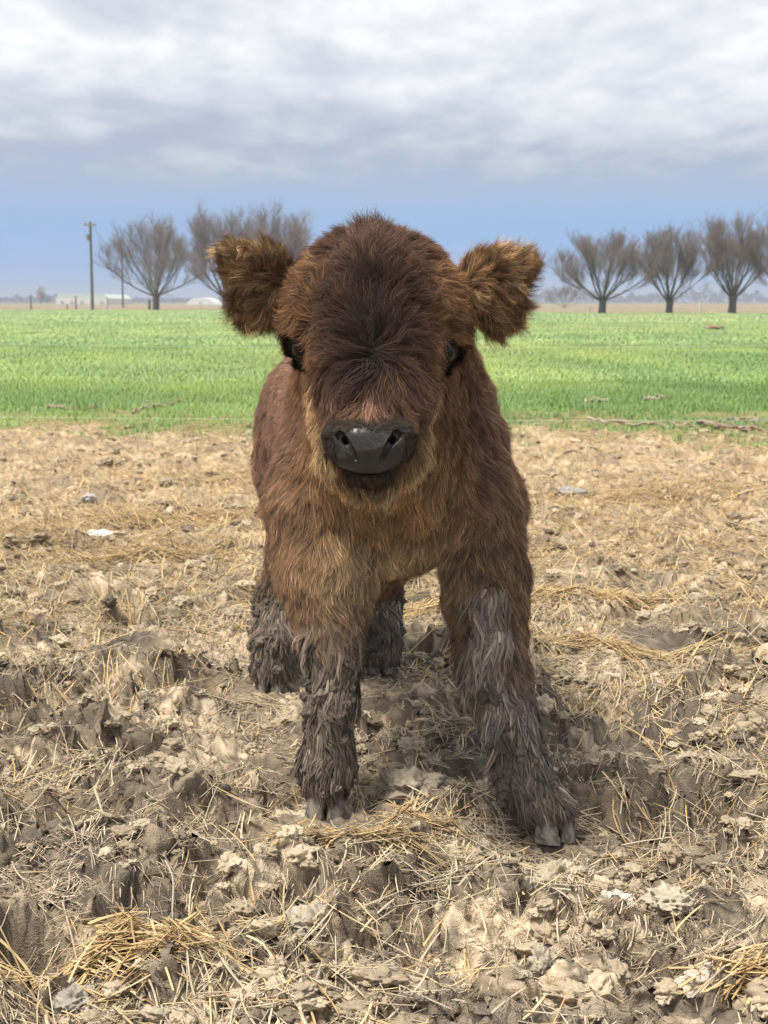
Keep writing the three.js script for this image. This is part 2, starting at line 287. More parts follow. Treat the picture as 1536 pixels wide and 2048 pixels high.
// a cheap bound: outside of a coarse box of bones the field is simply far
const bodyCentre = L(760, 900, 2.12), S_BODY = .64;
const bodyGeo = march(sdf, bodyCentre, S_BODY, 130);
function regionAt(p) {
  let dm = 1; const ds = BONES.map((b) => { const c = capsule(b, p); if (c < dm) dm = c; return c; });
  const es = EARS.map((e) => earDist(e, p)), em = Math.min(...es), ear = em < dm + .001 ? EARS[es[0] < es[1] ? 0 : 1] : null;
  const out = { len: 0, lift: 0, col: [0, 0, 0], mud: 0, head: 0, nose: 0, jaw: 0, neck: 0, flow: V(), ear }; let W = 0;
  ds.forEach((c, i) => { const w = Math.exp(-(c - dm) / .010); if (w < .01) return; const b = BONES[i]; W += w; out.len += w * b.len; out.lift += w * b.lift; out.mud += w * b.mud; out.head += w * (b.head ?? 0); out.nose += w * (b.nose ?? 0); out.jaw += w * (b.jaw ?? 0); out.neck += w * (b.neck ?? 0); out.flow.addScaledVector(b.flow, w); for (let k = 0; k < 3; k++) out.col[k] += w * b.col[k]; });
  for (const k of ['len', 'lift', 'mud', 'head', 'nose', 'jaw', 'neck']) out[k] /= W; out.col = out.col.map((x) => x / W); out.flow.divideScalar(W); return out;
}
{
  const P = bodyGeo.attributes.position, col = new Float32Array(P.count * 3), p = V();
  for (let i = 0; i < P.count; i++) { p.fromBufferAttribute(P, i); const r = regionAt(p); col.set(r.col.map((c) => c * .55 * (1 + .2 * N3(p.x * 80, p.y * 80, p.z * 80))), i * 3); }
  bodyGeo.setAttribute('color', new THREE.BufferAttribute(col, 3));
  mesh('body', bodyGeo, vcol(.95), calf);
}
// nose leather with nostrils, lips and chin
const NOSE = L(738, 903, 1.578), NX = V(1, .02, 0).normalize(), NZ = V(0, -.10, 1).normalize(), NY = V().crossVectors(NZ, NX);
const noseLocal = (p) => { const q = V().subVectors(p, NOSE); return V(q.dot(NX), q.dot(NY), q.dot(NZ)); };
const seg = (p, ax, ay, az, bx, by, bz, ra, rb) => { const ux = bx - ax, uy = by - ay, uz = bz - az, t = clamp(((p.x - ax) * ux + (p.y - ay) * uy + (p.z - az) * uz) / Math.max(1e-9, ux * ux + uy * uy + uz * uz)); return Math.hypot(p.x - ax - ux * t, p.y - ay - uy * t, p.z - az - uz * t) - lerp(ra, rb, t); };
let SLITS = [], NOSEGEO;
function noseSdf(p, whole = false) {
  let d = seg(p, -.021, .010, -.026, .021, .010, -.026, .0275, .0275);
  d = smin(d, seg(p, -.011, .010, -.004, .011, .010, -.004, .019, .019), .018);         // the pad between the nostrils
  d = smin(d, seg(p, 0, .006, -.002, 0, -.012, -.003, .015, .013), .016);
  for (const s of [-1, 1]) {
    d = smin(d, seg(p, s * .035, .015, -.010, s * .028, -.004, -.006, .0125, .0115), .008);   // wings
    d = smin(d, seg(p, s * .005, -.0135, -.006, s * .017, -.009, -.011, .0105, .0115), .012);  // upper lip
  }
  d = smin(d, seg(p, -.010, -.0275, -.014, .010, -.0275, -.014, .0065, .0065), .003);          // lower lip
  if (whole) return d;
  for (const q of SLITS) { let c = 1; for (let k = 0; k + 1 < q.length; k++) c = Math.min(c, seg(p, ...q[k], ...q[k + 1], lerp(.0058, .0032, k / (q.length - 1)), lerp(.0058, .0032, (k + 1) / (q.length - 1)))); c = Math.min(c, seg(p, ...q[1], q[2][0] * .9, q[2][1], -.02, .0048, .004)); d = Math.max(d, -c); }
  const mouth = Math.max(Math.abs(p.y + .0235 - .12 * Math.abs(p.x) * 0 + p.x * .02 + 8 * p.x * p.x * .5) - .0011, Math.abs(p.x) - .034);
  d = Math.max(d, -Math.max(mouth, -(p.z + .02)));
  return d;
}
SLITS = [-1, 1].map((s) => [0, .2, .4, .6, .8, 1].map((t) => { const x = s * lerp(.0300, .0140, t + .12 * Math.sin(t * 3.14)), y = lerp(.0185, -.0050, t); let z = .035; while (z > -.03 && noseSdf(V(x, y, z), true) > 0) z -= .0005; return [x, y, z - .0005]; }));
{
  const g = march((q) => noseSdf(q), V(0, -.004, -.015), .066, 92, 120000), P = g.attributes.position, col = new Float32Array(P.count * 3), uv = new Float32Array(P.count * 2), q = V();
  for (let i = 0; i < P.count; i++) {
    q.fromBufferAttribute(P, i); uv[i * 2] = q.x * 40; uv[i * 2 + 1] = q.y * 40 + q.z * 30;
    const b = 1 + .25 * N3(q.x * 120, q.y * 120, q.z * 120); col.set([.024 * b, .019 * b, .0175 * b], i * 3);
    const w = NOSE.clone().addScaledVector(NX, q.x).addScaledVector(NY, q.y).addScaledVector(NZ, q.z); P.setXYZ(i, w.x, w.y, w.z);
  }
  g.setAttribute('color', new THREE.BufferAttribute(col, 3)); g.setAttribute('uv', new THREE.BufferAttribute(uv, 2)); g.computeVertexNormals();
  const pebble = dataTex(256, (u, v) => { const h = .5 + .5 * Math.abs(tile(u, v, 26)) * 1.6 - .3 * Math.abs(tile(u, v, 60, 2)); return [h, h, h]; });
  const m = mesh('nose', g, new THREE.MeshPhysicalMaterial({ vertexColors: true, roughness: .38, bumpMap: pebble, bumpScale: .0030, clearcoat: .55, clearcoatRoughness: .3 }), calf);
  NOSEGEO = g; m.userData.label = 'moist black nose leather with two slanted nostrils and lips';
}
// eyes
const EYES = [[L(609, 694, 1.730), -1], [L(886, 702, 1.730), 1]];
for (const [c, s] of EYES) {
  const g = new THREE.SphereGeometry(.0145, 24, 16), e = mesh('eye', g, new THREE.MeshPhysicalMaterial({ color: new THREE.Color().setRGB(.004, .003, .004), roughness: .3, specularIntensity: .5 }), calf);
  e.position.copy(c); e.userData.label = s < 0 ? 'dark eye under the left ear in the picture' : 'dark eye under the right ear in the picture';
}
// coat: tufts of tapered hairs
const R = rngOf(5);
function tuft(rng, n, o) {
  const t = new Tubes(), nref = V(0, .15, 1).normalize(), cu = (rng() - .5) * 2 * (o.curl ?? 0), cp = rng() * 6.28, cf = 3 + 2.5 * rng();
  for (let k = 0; k < n; k++) {
    const a = rng() * 6.283, r = Math.sqrt(rng()) * o.root, rx = Math.cos(a) * r, rz = Math.sin(a) * r, len = .65 + .4 * rng(), tipx = (rng() - .5) * o.fan + rx * (1 - o.clump), tipz = (rng() - .5) * o.fan * .6 + rz * (1 - o.clump), w = o.width * (.7 + .6 * rng()), wave = (rng() - .5) * o.wave, ph = rng() * 6.28;
    const pts = [], rad = [], S = o.segs ?? 4;
    for (let i = 0; i <= S; i++) { const q = i / S; pts.push(V(lerp(rx, tipx, q) + cu * q * Math.sin(q * cf + cp) + wave * Math.sin(q * 4 + ph) * q, q * len, lerp(rz, tipz, q) - o.bend * q * q * (.6 + .8 * rng() * 0 + .4 * (k % 3) * .5) + wave * .5 * Math.cos(q * 4 + ph) * q)); rad.push(w * (1 - .85 * q) * (o.belly ? .5 + 1.3 * Math.sin(Math.PI * clamp(q * .9 + .08)) : 1)); }
    const v = o.dull ? .7 + .55 * rng() : .45 + 1.0 * rng(), g = rng() < (o.light ?? .26) ? 1.9 : 1;
    t.add(pts, rad, 3, [v * g, v * g * (g > 1 ? .97 : 1), v * g * (g > 1 ? .86 : 1)], o.flat ?? 1, V(0, 0, 1), .45, nref);
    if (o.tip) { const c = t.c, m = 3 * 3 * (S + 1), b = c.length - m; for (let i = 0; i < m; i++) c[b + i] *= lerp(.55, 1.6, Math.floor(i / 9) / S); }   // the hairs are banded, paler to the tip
  }
  return t.build();
}
const furMat = new THREE.MeshPhysicalMaterial({ color: 0xffffff, vertexColors: true, roughness: .72, specularIntensity: .45, name: 'coat_hair' });
const tR = rngOf(21);
const KINDS = {
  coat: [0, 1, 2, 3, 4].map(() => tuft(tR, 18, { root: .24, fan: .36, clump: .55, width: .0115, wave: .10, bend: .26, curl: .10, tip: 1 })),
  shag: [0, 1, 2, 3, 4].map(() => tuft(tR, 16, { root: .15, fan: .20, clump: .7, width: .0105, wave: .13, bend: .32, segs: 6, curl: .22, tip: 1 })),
  mat: [0, 1, 2, 3, 4].map(() => tuft(tR, 9, { root: .15, fan: .09, clump: .86, width: .034, wave: .14, bend: .14, segs: 6, flat: .6, belly: 1, light: .0, dull: 1, curl: .30 })),
};
const cakes = [], bins = {}; for (const k in KINDS) bins[k] = KINDS[k].map(() => []);
const WHORL = L(744, 700, 1.67), BRIDGE = L(742, 860, 1.615);
{
  const P = bodyGeo.attributes.position, Nn = bodyGeo.attributes.normal, I = bodyGeo.index.array, a = V(), b = V(), c = V(), p = V(), n = V(), T = V(), Y = V(), Z = V(), X = V(), na = V(), nb = V(), nc = V();
  const eyesAt = EYES.map((e) => e[0]);
  for (let f = 0; f < I.length; f += 3) {
    a.fromBufferAttribute(P, I[f]); b.fromBufferAttribute(P, I[f + 1]); c.fromBufferAttribute(P, I[f + 2]);
    na.fromBufferAttribute(Nn, I[f]); nb.fromBufferAttribute(Nn, I[f + 1]); nc.fromBufferAttribute(Nn, I[f + 2]);
    const area = X.subVectors(b, a).cross(Y.subVectors(c, a)).length() * .5;
    const wx = (a.x + b.x + c.x) / 3 + CALF.x, wy = (a.y + b.y + c.y) / 3, wz = (a.z + b.z + c.z) / 3 + CALF.z;
    const toCam = V(-wx, EYE - wy, -wz).normalize(), facing = toCam.dot(na);
    const headish = wz > -1.86 && wy > .28, dens = (headish ? 150000 : 95000) * (facing < -.45 ? .25 : 1);
    let cnt = area * dens; cnt = Math.floor(cnt) + (R() < cnt % 1 ? 1 : 0);
    for (let q = 0; q < cnt; q++) {
      let u = R(), v = R(); if (u + v > 1) { u = 1 - u; v = 1 - v; } const w = 1 - u - v;
      p.set(0, 0, 0).addScaledVector(a, u).addScaledVector(b, v).addScaledVector(c, w); n.set(0, 0, 0).addScaledVector(na, u).addScaledVector(nb, v).addScaledVector(nc, w).normalize();
      if (p.y < .024) continue;
      const r = regionAt(p); let len = r.len, lift = r.lift, col = r.col.slice(), kind = 'coat';
      const mixc = (k, t) => { for (let i = 0; i < 3; i++) col[i] = lerp(col[i], k[i], t); };
      T.copy(r.flow);
      const nl = noseLocal(p); if (r.head > .5 && nl.length() < .08 && noseSdf(nl, true) < -.001) continue;
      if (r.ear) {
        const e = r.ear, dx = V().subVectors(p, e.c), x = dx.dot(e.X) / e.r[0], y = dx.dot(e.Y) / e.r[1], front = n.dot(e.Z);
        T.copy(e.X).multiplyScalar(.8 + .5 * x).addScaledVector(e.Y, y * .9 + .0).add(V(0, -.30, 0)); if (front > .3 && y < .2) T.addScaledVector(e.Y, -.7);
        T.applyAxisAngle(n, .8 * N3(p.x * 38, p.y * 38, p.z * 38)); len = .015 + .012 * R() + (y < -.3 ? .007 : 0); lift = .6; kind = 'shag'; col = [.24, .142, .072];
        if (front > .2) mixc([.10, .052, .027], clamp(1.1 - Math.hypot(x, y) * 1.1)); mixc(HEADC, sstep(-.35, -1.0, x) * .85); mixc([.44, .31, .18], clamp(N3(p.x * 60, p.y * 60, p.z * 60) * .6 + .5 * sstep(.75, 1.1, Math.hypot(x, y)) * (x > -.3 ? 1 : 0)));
      } else if (r.head > .5) {
        const fx = p.x - WHORL.x, fy = p.y - WHORL.y, side = clamp(Math.abs(fx) / .07);
        if (r.nose > .35 || (Math.abs(nl.x) < .058 && nl.y < .026 && nl.y > -.022 && nl.z > -.06)) { len = .005 + .004 * R(); lift = .35; col = [.045, .034, .028]; if (nl.y < -.016) { len = .010 + .005 * R(); lift = .5; mixc([.22, .14, .075], sstep(.022, .036, Math.abs(nl.x)) * .85); } T.set(fx * 6, -.6, 0); if (noseSdf(nl, true) < .003 && nl.y > -.028) continue; }
        else if (r.jaw > .5 && nl.y < -.02) { len = .010; col = [.05, .036, .028]; T.set(0, -1, .2); mixc([.30, .20, .11], sstep(.024, .038, Math.abs(nl.x)) * .8); }
        else {
          kind = 'shag';
          if (fy > -.012) { T.set(fx * 2.2 + Math.sign(fx) * .010, fy * 1.25 + .004, 0).normalize(); T.y -= .3 * side; len = lerp(.030, .026, side); lift = .42; T.applyAxisAngle(n, .5 * N3(p.x * 20, p.y * 20, 3)); if (p.y > L(0, 512, 1.78).y) { lift = .6; T.y += .3; } }
          else { T.set(fx * 1.1, -.075, .01).normalize(); T.x *= .8; len = lerp(.040, .030, side); lift = .26; const toNose = (nl.y - .028) ; if (toNose < .045) len = Math.max(.014, Math.min(len, toNose * .65 + .015)); }
          const mid = Math.exp(-((fx / .036) ** 2)) * sstep(.115, .06, fy) * sstep(-.05, -.005, fy);
          mixc([.022, .012, .009], mid * .97); mixc([.235, .128, .066], sstep(.035, .075, Math.abs(fx)) * .75 * sstep(-.13, -.03, fy)); mixc([.22, .125, .088], sstep(-.02, -.06, fy) * .7 * (1 - side * .4));
          mixc([.075, .044, .032], sstep(.07, .11, fy) * Math.exp(-((fx / .05) ** 2)) * .9); if (fy > .085) { const cr = Math.exp(-((fx / .024) ** 2)); len *= .8 + .35 * cr; lift += .35 * cr; }   // dark poll
          // brows reach over the eyes
        }
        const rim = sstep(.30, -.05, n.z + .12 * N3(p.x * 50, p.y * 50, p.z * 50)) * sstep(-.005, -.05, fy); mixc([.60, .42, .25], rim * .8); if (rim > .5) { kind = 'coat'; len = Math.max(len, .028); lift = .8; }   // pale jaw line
        for (let k = 0; k < 2; k++) { const ey = eyesAt[k], de = Math.hypot((p.x - ey.x) / .027, (p.y - ey.y + .004) / .040, (p.z - ey.z) / .034); if (de < .8) { len = .006; lift = .3; col = [.012, .009, .008]; kind = 'coat'; } else if (de < 1.35 && p.y < ey.y + .022) { mixc([.012, .009, .008], .95); len *= .55; } }
      } else {
        const gold = sstep(.13, .05, Math.abs(p.x + CALF.x - .01)) * sstep(-2.03, -1.93, p.z + CALF.z) * sstep(.25, .30, p.y) * (1 - sstep(.44, .5, p.y));
        mixc(GOLD, gold * .75); mixc([.42, .31, .20], gold * sstep(.38, .30, p.y) * .8);
        // caked locks on the fore leg at the right of the picture
        const rf = p.x + CALF.x > .10 && p.z + CALF.z > -2.02 && p.y < .285; let mud = r.mud;
        if (rf) { const cx = p.x + CALF.x - .128; mud = Math.max(mud, Math.exp(-(((cx - .012 * N3(p.y * 30, 1, 2)) / .024) ** 2)) * n.z + .25 * N3(p.x * 50, p.y * 25, p.z * 50) > .42 ? .9 : 0); }
        mud += (.35 * N3(p.x * 35, p.y * 22, p.z * 35) + .45 * (R() - .5)) * (r.mud > .05 ? 1 : 0);
        if (mud > .3 && mud <= .55) { mixc(MUDC, .5 * R()); kind = 'shag'; }
        if (mud > .55) { kind = 'mat'; const mv = (.55 + .6 * R()) * (R() < .15 ? 1.9 : 1); len = .022 + .014 * R(); lift = .05 + .14 * R(); col = MUDC.map((x) => x * mv); if (rf && p.y > .12) { col = [.235, .192, .155].map((x) => x * mv); len = .036; } if (p.y < .024) continue; if (p.y < .1) len *= lerp(.62, .9, (p.y - .024) / .076); }
      }
      if (kind === 'coat') len *= r.nose > .35 ? 1 : .8; if (len < .003) continue;
      if (kind === 'mat' && p.y < .17 && R() < .022) cakes.push({ p: p.clone(), n: n.clone() });
      if (kind === 'mat' && R() < .3) continue;
      if (kind === 'shag' && R() < .1) continue;
      const sw = N3(p.x * 16, p.y * 16, p.z * 16) * .55 + M3(p.x * 45, p.y * 45, p.z * 45) * (r.head > .5 ? .75 : .35);
      T.addScaledVector(n, -T.dot(n)); if (T.lengthSq() < 1e-6) continue; T.normalize();
      T.applyAxisAngle(n, sw + (R() - .5) * .35);
      const la = clamp(lift + .30 * M3(p.x * 30 + 9, p.y * 30, p.z * 30) + (R() - .5) * .25, .06, 1.3);
      Y.copy(T).multiplyScalar(Math.cos(la)).addScaledVector(n, Math.sin(la)).normalize();
      Z.copy(n).addScaledVector(Y, -n.dot(Y)).normalize(); X.crossVectors(Y, Z);
      const ll = len * (.8 + .4 * R()) * 1.15, tint = (1 + .25 * N3(p.x * 22, p.y * 22, p.z * 22)) * (kind === 'shag' ? .45 + 1.25 * R() ** 1.6 : kind === 'coat' ? .7 + .65 * R() : .85 + .3 * R());
      const kk = Math.floor(R() * 5), m = basis(X, Y, Z, p, ll, ll, ll);
      bins[kind][kk].push({ m, c: col.map((x) => Math.max(.004, x * tint)) });
    }
  }
  { // short dark down round the edge of the nose leather
    const P2 = NOSEGEO.attributes.position, n2 = NOSEGEO.attributes.normal;
    for (let i = 0; i < P2.count; i++) { p.fromBufferAttribute(P2, i); n.fromBufferAttribute(n2, i); const q = noseLocal(p), e = Math.max(sstep(.030, .046, Math.abs(q.x)), sstep(.021, .031, q.y), sstep(-.019, -.028, q.y)); if (n.z < -.2 || R() > e * .55) continue;
      T.set(q.x * 12, q.y > .015 ? .1 : -1, 0); T.addScaledVector(n, -T.dot(n)).normalize(); Y.copy(T).multiplyScalar(.9).addScaledVector(n, .44).normalize(); Z.copy(n).addScaledVector(Y, -n.dot(Y)).normalize(); X.crossVectors(Y, Z); const l = .004 + .004 * R(), v = .6 + .8 * R(); bins.coat[Math.floor(R() * 5)].push({ m: basis(X, Y, Z, p, l, l, l), c: [.052 * v, .038 * v, .031 * v] }); }
  }
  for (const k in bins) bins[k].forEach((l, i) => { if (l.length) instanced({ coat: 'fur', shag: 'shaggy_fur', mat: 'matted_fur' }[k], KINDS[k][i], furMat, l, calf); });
  console.log('fur', JSON.stringify(Object.fromEntries(Object.entries(bins).map(([k, l]) => [k, l.reduce((s, x) => s + x.length, 0)]))));
}
// lashes: stiff hairs that droop over the eyes
for (const [c, s] of EYES) {
  const t = new Tubes(), q = rngOf(31 + s);
  for (let k = 0; k < 26; k++) { const a = -.6 + 1.5 * (k / 25), p0 = V(c.x - s * .004 + s * .014 * Math.sin(a) * .4, c.y + .010 + .006 * Math.cos(a), c.z + .015), dx = -s * .004 + (q() - .5) * .010, pts = [0, .33, .66, 1].map((u) => V(p0.x + dx * u + (k - 12) * .0004, p0.y - .026 * u * u + .003 * u, p0.z + .010 * Math.sin(u * 2.4))); t.add(pts, [.0005, .00045, .0003, .0001], 3, [.05, .045, .05]); }
  mesh('eyelashes', t.build(), furMat, calf);
}
// hooves: two claws a foot
function claw() {
  const g = new THREE.CylinderGeometry(.0125, .0175, .036, 28, 12), P = g.attributes.position;
  for (let i = 0; i < P.count; i++) { let x = P.getX(i), y = P.getY(i), z = P.getZ(i); const q = .5 - y / .036; if (x < 0) x *= .35; z = z * 1.25 + (z > 0 ? q * .010 : 0); x += .004 * Math.sin(z * 120) * (x > 0 ? 1 : .3); P.setXYZ(i, x + .001 * N3(x * 200, y * 200, z * 200), y, z); }
  const C = []; for (let i = 0; i < P.count; i++) { const x = P.getX(i), y = P.getY(i), z = P.getZ(i), m = sstep(-.2, .35, N3(x * 90, y * 60, z * 90) + .4 * M3(x * 260, y * 120, z * 260)); C.push(lerp(.26, .10, m), lerp(.235, .082, m), lerp(.205, .066, m)); }
  g.setAttribute('color', new THREE.Float32BufferAttribute(C, 3)); g.computeVertexNormals(); return g;
}
const clawGeo = claw(), hornMat = vcol(.75, { bumpMap: mudBump, bumpScale: .0015 });
for (const [k, turn] of [['fl', 0], ['fr', .45], ['hl', -.15], ['hr', .1]]) for (const s of [-1, 1]) {
  const h = mesh('hoof_claw', clawGeo, hornMat, calf), f = FEET[k].clone().sub(CALF);
  h.scale.set(s * 1.02, 1.05, 1.05); h.rotation.y = turn + s * .08; h.position.set(f.x + Math.cos(turn) * s * .0045, .014, f.z - Math.sin(turn) * s * .0045);
}

// ---------------------------------------------------------------- straw, crumbs and clods on the mud
const gR = rngOf(404);
function surface(x, z) { return ground(x, z); }
function strawGeo(seed, bendy) {
  const q = rngOf(seed), t = new Tubes(), pts = [], b1 = (q() - .5) * bendy, b2 = (q() - .5) * bendy, kink = q();
  for (let i = 0; i <= 5; i++) { const u = i / 5; pts.push(V(b1 * Math.sin(u * 3.14) + (u > kink ? (u - kink) * b2 : 0), (q() - .3) * .012 + .03 * bendy * Math.sin(u * 3.1), u - .5)); }
  t.add(pts, pts.map((_, i) => .5 * (i === 5 ? .7 : 1)), 4, [1, 1, 1], .45, V(0, 1, 0)); const g = t.build();
  // the stem is drawn 1 m long and 1 m wide: width is set by the copies' own x and y scale
  return g;
}
function strawStem(seed, w, bendy) {  // length 1, width w
  const q = rngOf(seed), t = new Tubes(), pts = [], b1 = (q() - .5) * bendy, b2 = (q() - .5) * bendy * 2, kink = .3 + .5 * q();
  for (let i = 0; i <= 5; i++) { const u = i / 5; pts.push(V(b1 * Math.sin(u * 3.14) + (u > kink ? (u - kink) * b2 : 0), .06 * bendy * Math.sin(u * 3.1) + (q() - .5) * .01, u - .5)); }
  t.add(pts, pts.map((_, i) => w * (i === 5 ? .6 : .8 + .4 * q())), 4, [1, 1, 1], .32, V(0, 1, 0)); return t.build();
}
const STRAW = [[.010, .05], [.016, .12], [.022, .08], [.012, .25], [.03, .16], [.018, .02]].map(([w, b], i) => strawStem(900 + i, w, b));
const FIBRE = [[.02, .08], [.03, .22], [.015, .14], [.025, .05]].map(([w, b], i) => strawStem(950 + i, w, b));
const strawMat = vcol(.75, { name: 'straw' });
function layStraw(list, x, z, len, tiltMax, dir, col, sink = .3, thick = 1, w = .02) {
  thick = clamp((.0006 + .0009 * gR() * thick) / (w * len), .2, 1.5);
  const e = len * .42, dx = Math.sin(dir), dz = Math.cos(dir), h0 = surface(x - dx * e, z - dz * e), h1 = surface(x + dx * e, z + dz * e), hm = surface(x, z);
  let slope = Math.atan2(h1 - h0, 2 * e); slope = clamp(slope, -.7, .7) + (gR() - .5) * tiltMax;
  const y = Math.max(hm, (h0 + h1) / 2) + .001 + Math.abs(Math.sin(slope)) * len * .02 + (gR() - sink) * .004;
  const Zv = V(dx * Math.cos(slope), Math.sin(slope), dz * Math.cos(slope)), Xv = V(Zv.z, 0, -Zv.x).normalize(), Yv = V().crossVectors(Zv, Xv);
  for (const k in FEET) if (Math.hypot(FEET[k].x - x, FEET[k].z + .012 - z) < .045) return;
  list.push({ m: basis(Xv, Yv, Zv, V(x, y, z), len * thick, len * thick, len), c: col });
}
const STRAWC = [[.66, .47, .22], [.60, .44, .22], [.72, .56, .31], [.48, .33, .16], [.42, .32, .19], [.58, .49, .34], [.33, .23, .12]];
{
  const lists = STRAW.map(() => []), fib = FIBRE.map(() => []);
  const dense = (x, z) => { const d = -z, f = N2(x * 1.6 + 20, z * 1.6) * .6 + M2(x * 5, z * 5) * .4; return clamp(.30 + .55 * sstep(2.2, 4, d) + f * .8) * (1 - .65 * wetness(x, z)) ; };
  let n = 0;
  for (let k = 0; k < 150000; k++) {
    const d = 1.0 * Math.pow(8.4 / 1.0, gR()), x = (gR() - .5) * 2 * (.31 * d + .25), z = -d;
    if (d > grassEdge(x) + .25 || gR() > dense(x, z)) continue;
    const near = sstep(3.5, 1.4, d); if (gR() < near * .45) continue;
    const len = lerp(.045, .028, near) * Math.exp((gR() - .4) * 1.7) * (gR() < .06 ? 2.2 : 1);
    const flowd = N2(x * 2.2, z * 2.2) * 2.2 + 1.57 + (gR() - .5) * 2.4, c = gR() < near * .6 ? [.52, .44, .32] : STRAWC[Math.floor(gR() * 7)], v = .7 + .55 * gR();
    const kk = Math.floor(gR() * 6); layStraw(lists[kk], x, z, len, gR() < .12 ? 1.2 : .35, flowd, c.map((a) => a * v), .3, .6 + .9 * gR(), [.010, .016, .022, .012, .03, .018][kk]); n++;
  }
  // the heap of straw at the lower left, and lesser ones
  for (const [px, py, rx, rz, cnt, gold] of [[180, 1945, .13, .035, 560, 1], [40, 1920, .07, .03, 220, 1], [330, 1985, .08, .03, 150, 1], [1500, 2040, .06, .025, 150, 1.1], [700, 1735, .10, .02, 120, .9], [800, 1690, .09, .015, 70, 1], [1130, 1215, .25, .10, 900, 1.1], [60, 1080, .35, .22, 1100, 1], [330, 1040, .35, .2, 1100, 1.05], [240, 1120, .35, .1, 700, .95], [1300, 1000, .5, .3, 1300, 1.05], [1200, 1320, .3, .06, 500, 1], [800, 1225, .10, .06, 260, 1], [450, 960, .4, .3, 900, 1.1]]) {
    const o = onGround(px, py), main = 1.2 + gR() * .8;
    for (let k = 0; k < cnt; k++) {
      const a = gR() * 6.283, r = Math.sqrt(-Math.log(1 - gR() * .9)) * .7, x = o.x + Math.cos(a) * r * rx, z = o.z + Math.sin(a) * r * rz, c = STRAWC[Math.floor(gR() * 4)], v = (.8 + .45 * gR()) * gold;
      layStraw(lists[Math.floor(gR() * 6)], x, z, .03 + .07 * gR() * gR() + .02 * gR(), .5, main + (gR() - .5) * 1.7, c.map((q) => q * v * .88), -.8, gR() < .2 ? 3.2 : .9 + gR());
    }
  }
  for (let k = 0; k < 150000; k++) {
    const d = 1.0 * Math.pow(5.5, gR()), x = (gR() - .5) * 2 * (.31 * d + .25), z = -d;
    if (gR() > .35 + .5 * N2(x * 3.3, z * 3.3) + .2 * M2(x * 11, z * 11)) continue;
    const v = .7 + .75 * gR(), c = gR() < .45 ? [.46, .37, .265] : gR() < .65 ? [.60, .50, .36] : [.27, .20, .135];
    layStraw(fib[Math.floor(gR() * 4)], x, z, .008 + .020 * gR() * gR() + .004 * gR() + .0022 * d, .8, N2(x * 5, z * 5) * 3 + (gR() - .5) * 1.8, c.map((a) => a * v), .2, .25, .022);
  }
  for (let k = 0; k < 2600; k++) {   // dry litter along the edge of the pasture
    const x = (gR() - .5) * 6.4, z = -(grassEdge(x) + .3 + (gR() - .5) * 1.6); if (N2(x * 2, z * 2) < -.1) continue; const c = STRAWC[Math.floor(gR() * 7)], v = .8 + .5 * gR();
    layStraw(lists[Math.floor(gR() * 6)], x, z, .08 + .22 * gR() * gR(), .4, 1.57 + (gR() - .5) * 1.6, c.map((q) => q * v), -2, 3);
  }
  lists.forEach((l, i) => { instanced('straw', STRAW[i], strawMat, l).userData.label = 'loose golden straw strewn over the mud'; });
  fib.forEach((l, i) => { instanced('chaff', FIBRE[i], strawMat, l).userData.label = 'fine chaff and root fibres over the mud'; });
  console.log('straw', lists.reduce((s, l) => s + l.length, 0), 'fibre', fib.reduce((s, l) => s + l.length, 0));
}
function lump(seed, detail, sharp, squash) {
  const g = mergeVertices(new THREE.IcosahedronGeometry(1, detail).deleteAttribute('uv').deleteAttribute('normal'), 1e-4), P = g.attributes.position, col = [], s = seed * 7.3;
  for (let i = 0; i < P.count; i++) {
    const x = P.getX(i), y = P.getY(i), z = P.getZ(i);
    let r = 1 + .32 * N3(x * 1.1 + s, y * 1.1, z * 1.1) - .34 * sharp * (Math.abs(M3(x * 1.9 + s, y * 1.9, z * 1.9)) - .3) + .14 * sharp * (Math.abs(N3(x * 4.5 + s, y * 4.5, z * 4.5)) - .25) + .09 * sharp * M3(x * 9 + s, y * 9, z * 9) + .045 * sharp * N3(x * 19 + s, y * 19, z * 19);
    P.setXYZ(i, x * r, y * r * squash, z * r); const v = 1 + .25 * N3(x * 3 + s, y * 3, z * 3) + .2 * M3(x * 9, y * 9 + s, z * 9); col.push(v, v * .99, v * .96);
  }
  g.setAttribute('color', new THREE.BufferAttribute(new Float32Array(col), 3)); g.computeVertexNormals(); return g;
}
const clodMat = vcol(.95, { name: 'dried_mud' });
{ // mud that has dried onto the lower legs
  const g = lump(3, 5, 1.1, .7), e = new THREE.Euler(), q = new THREE.Quaternion(), m = new THREE.Matrix4();
  instanced('mud_cake', g, clodMat, cakes.map(({ p, n }) => { const s = .0035 + .006 * R() ** 2, v = .6 + .7 * R(); m.compose(p.clone().addScaledVector(n, .002 + .003 * R()), q.setFromEuler(e.set(R() * 6, R() * 6, R() * 6)), V(s, s * 1.5, s)); return { m: m.toArray(), c: [.13 * v, .107 * v, .088 * v] }; }), calf);
}
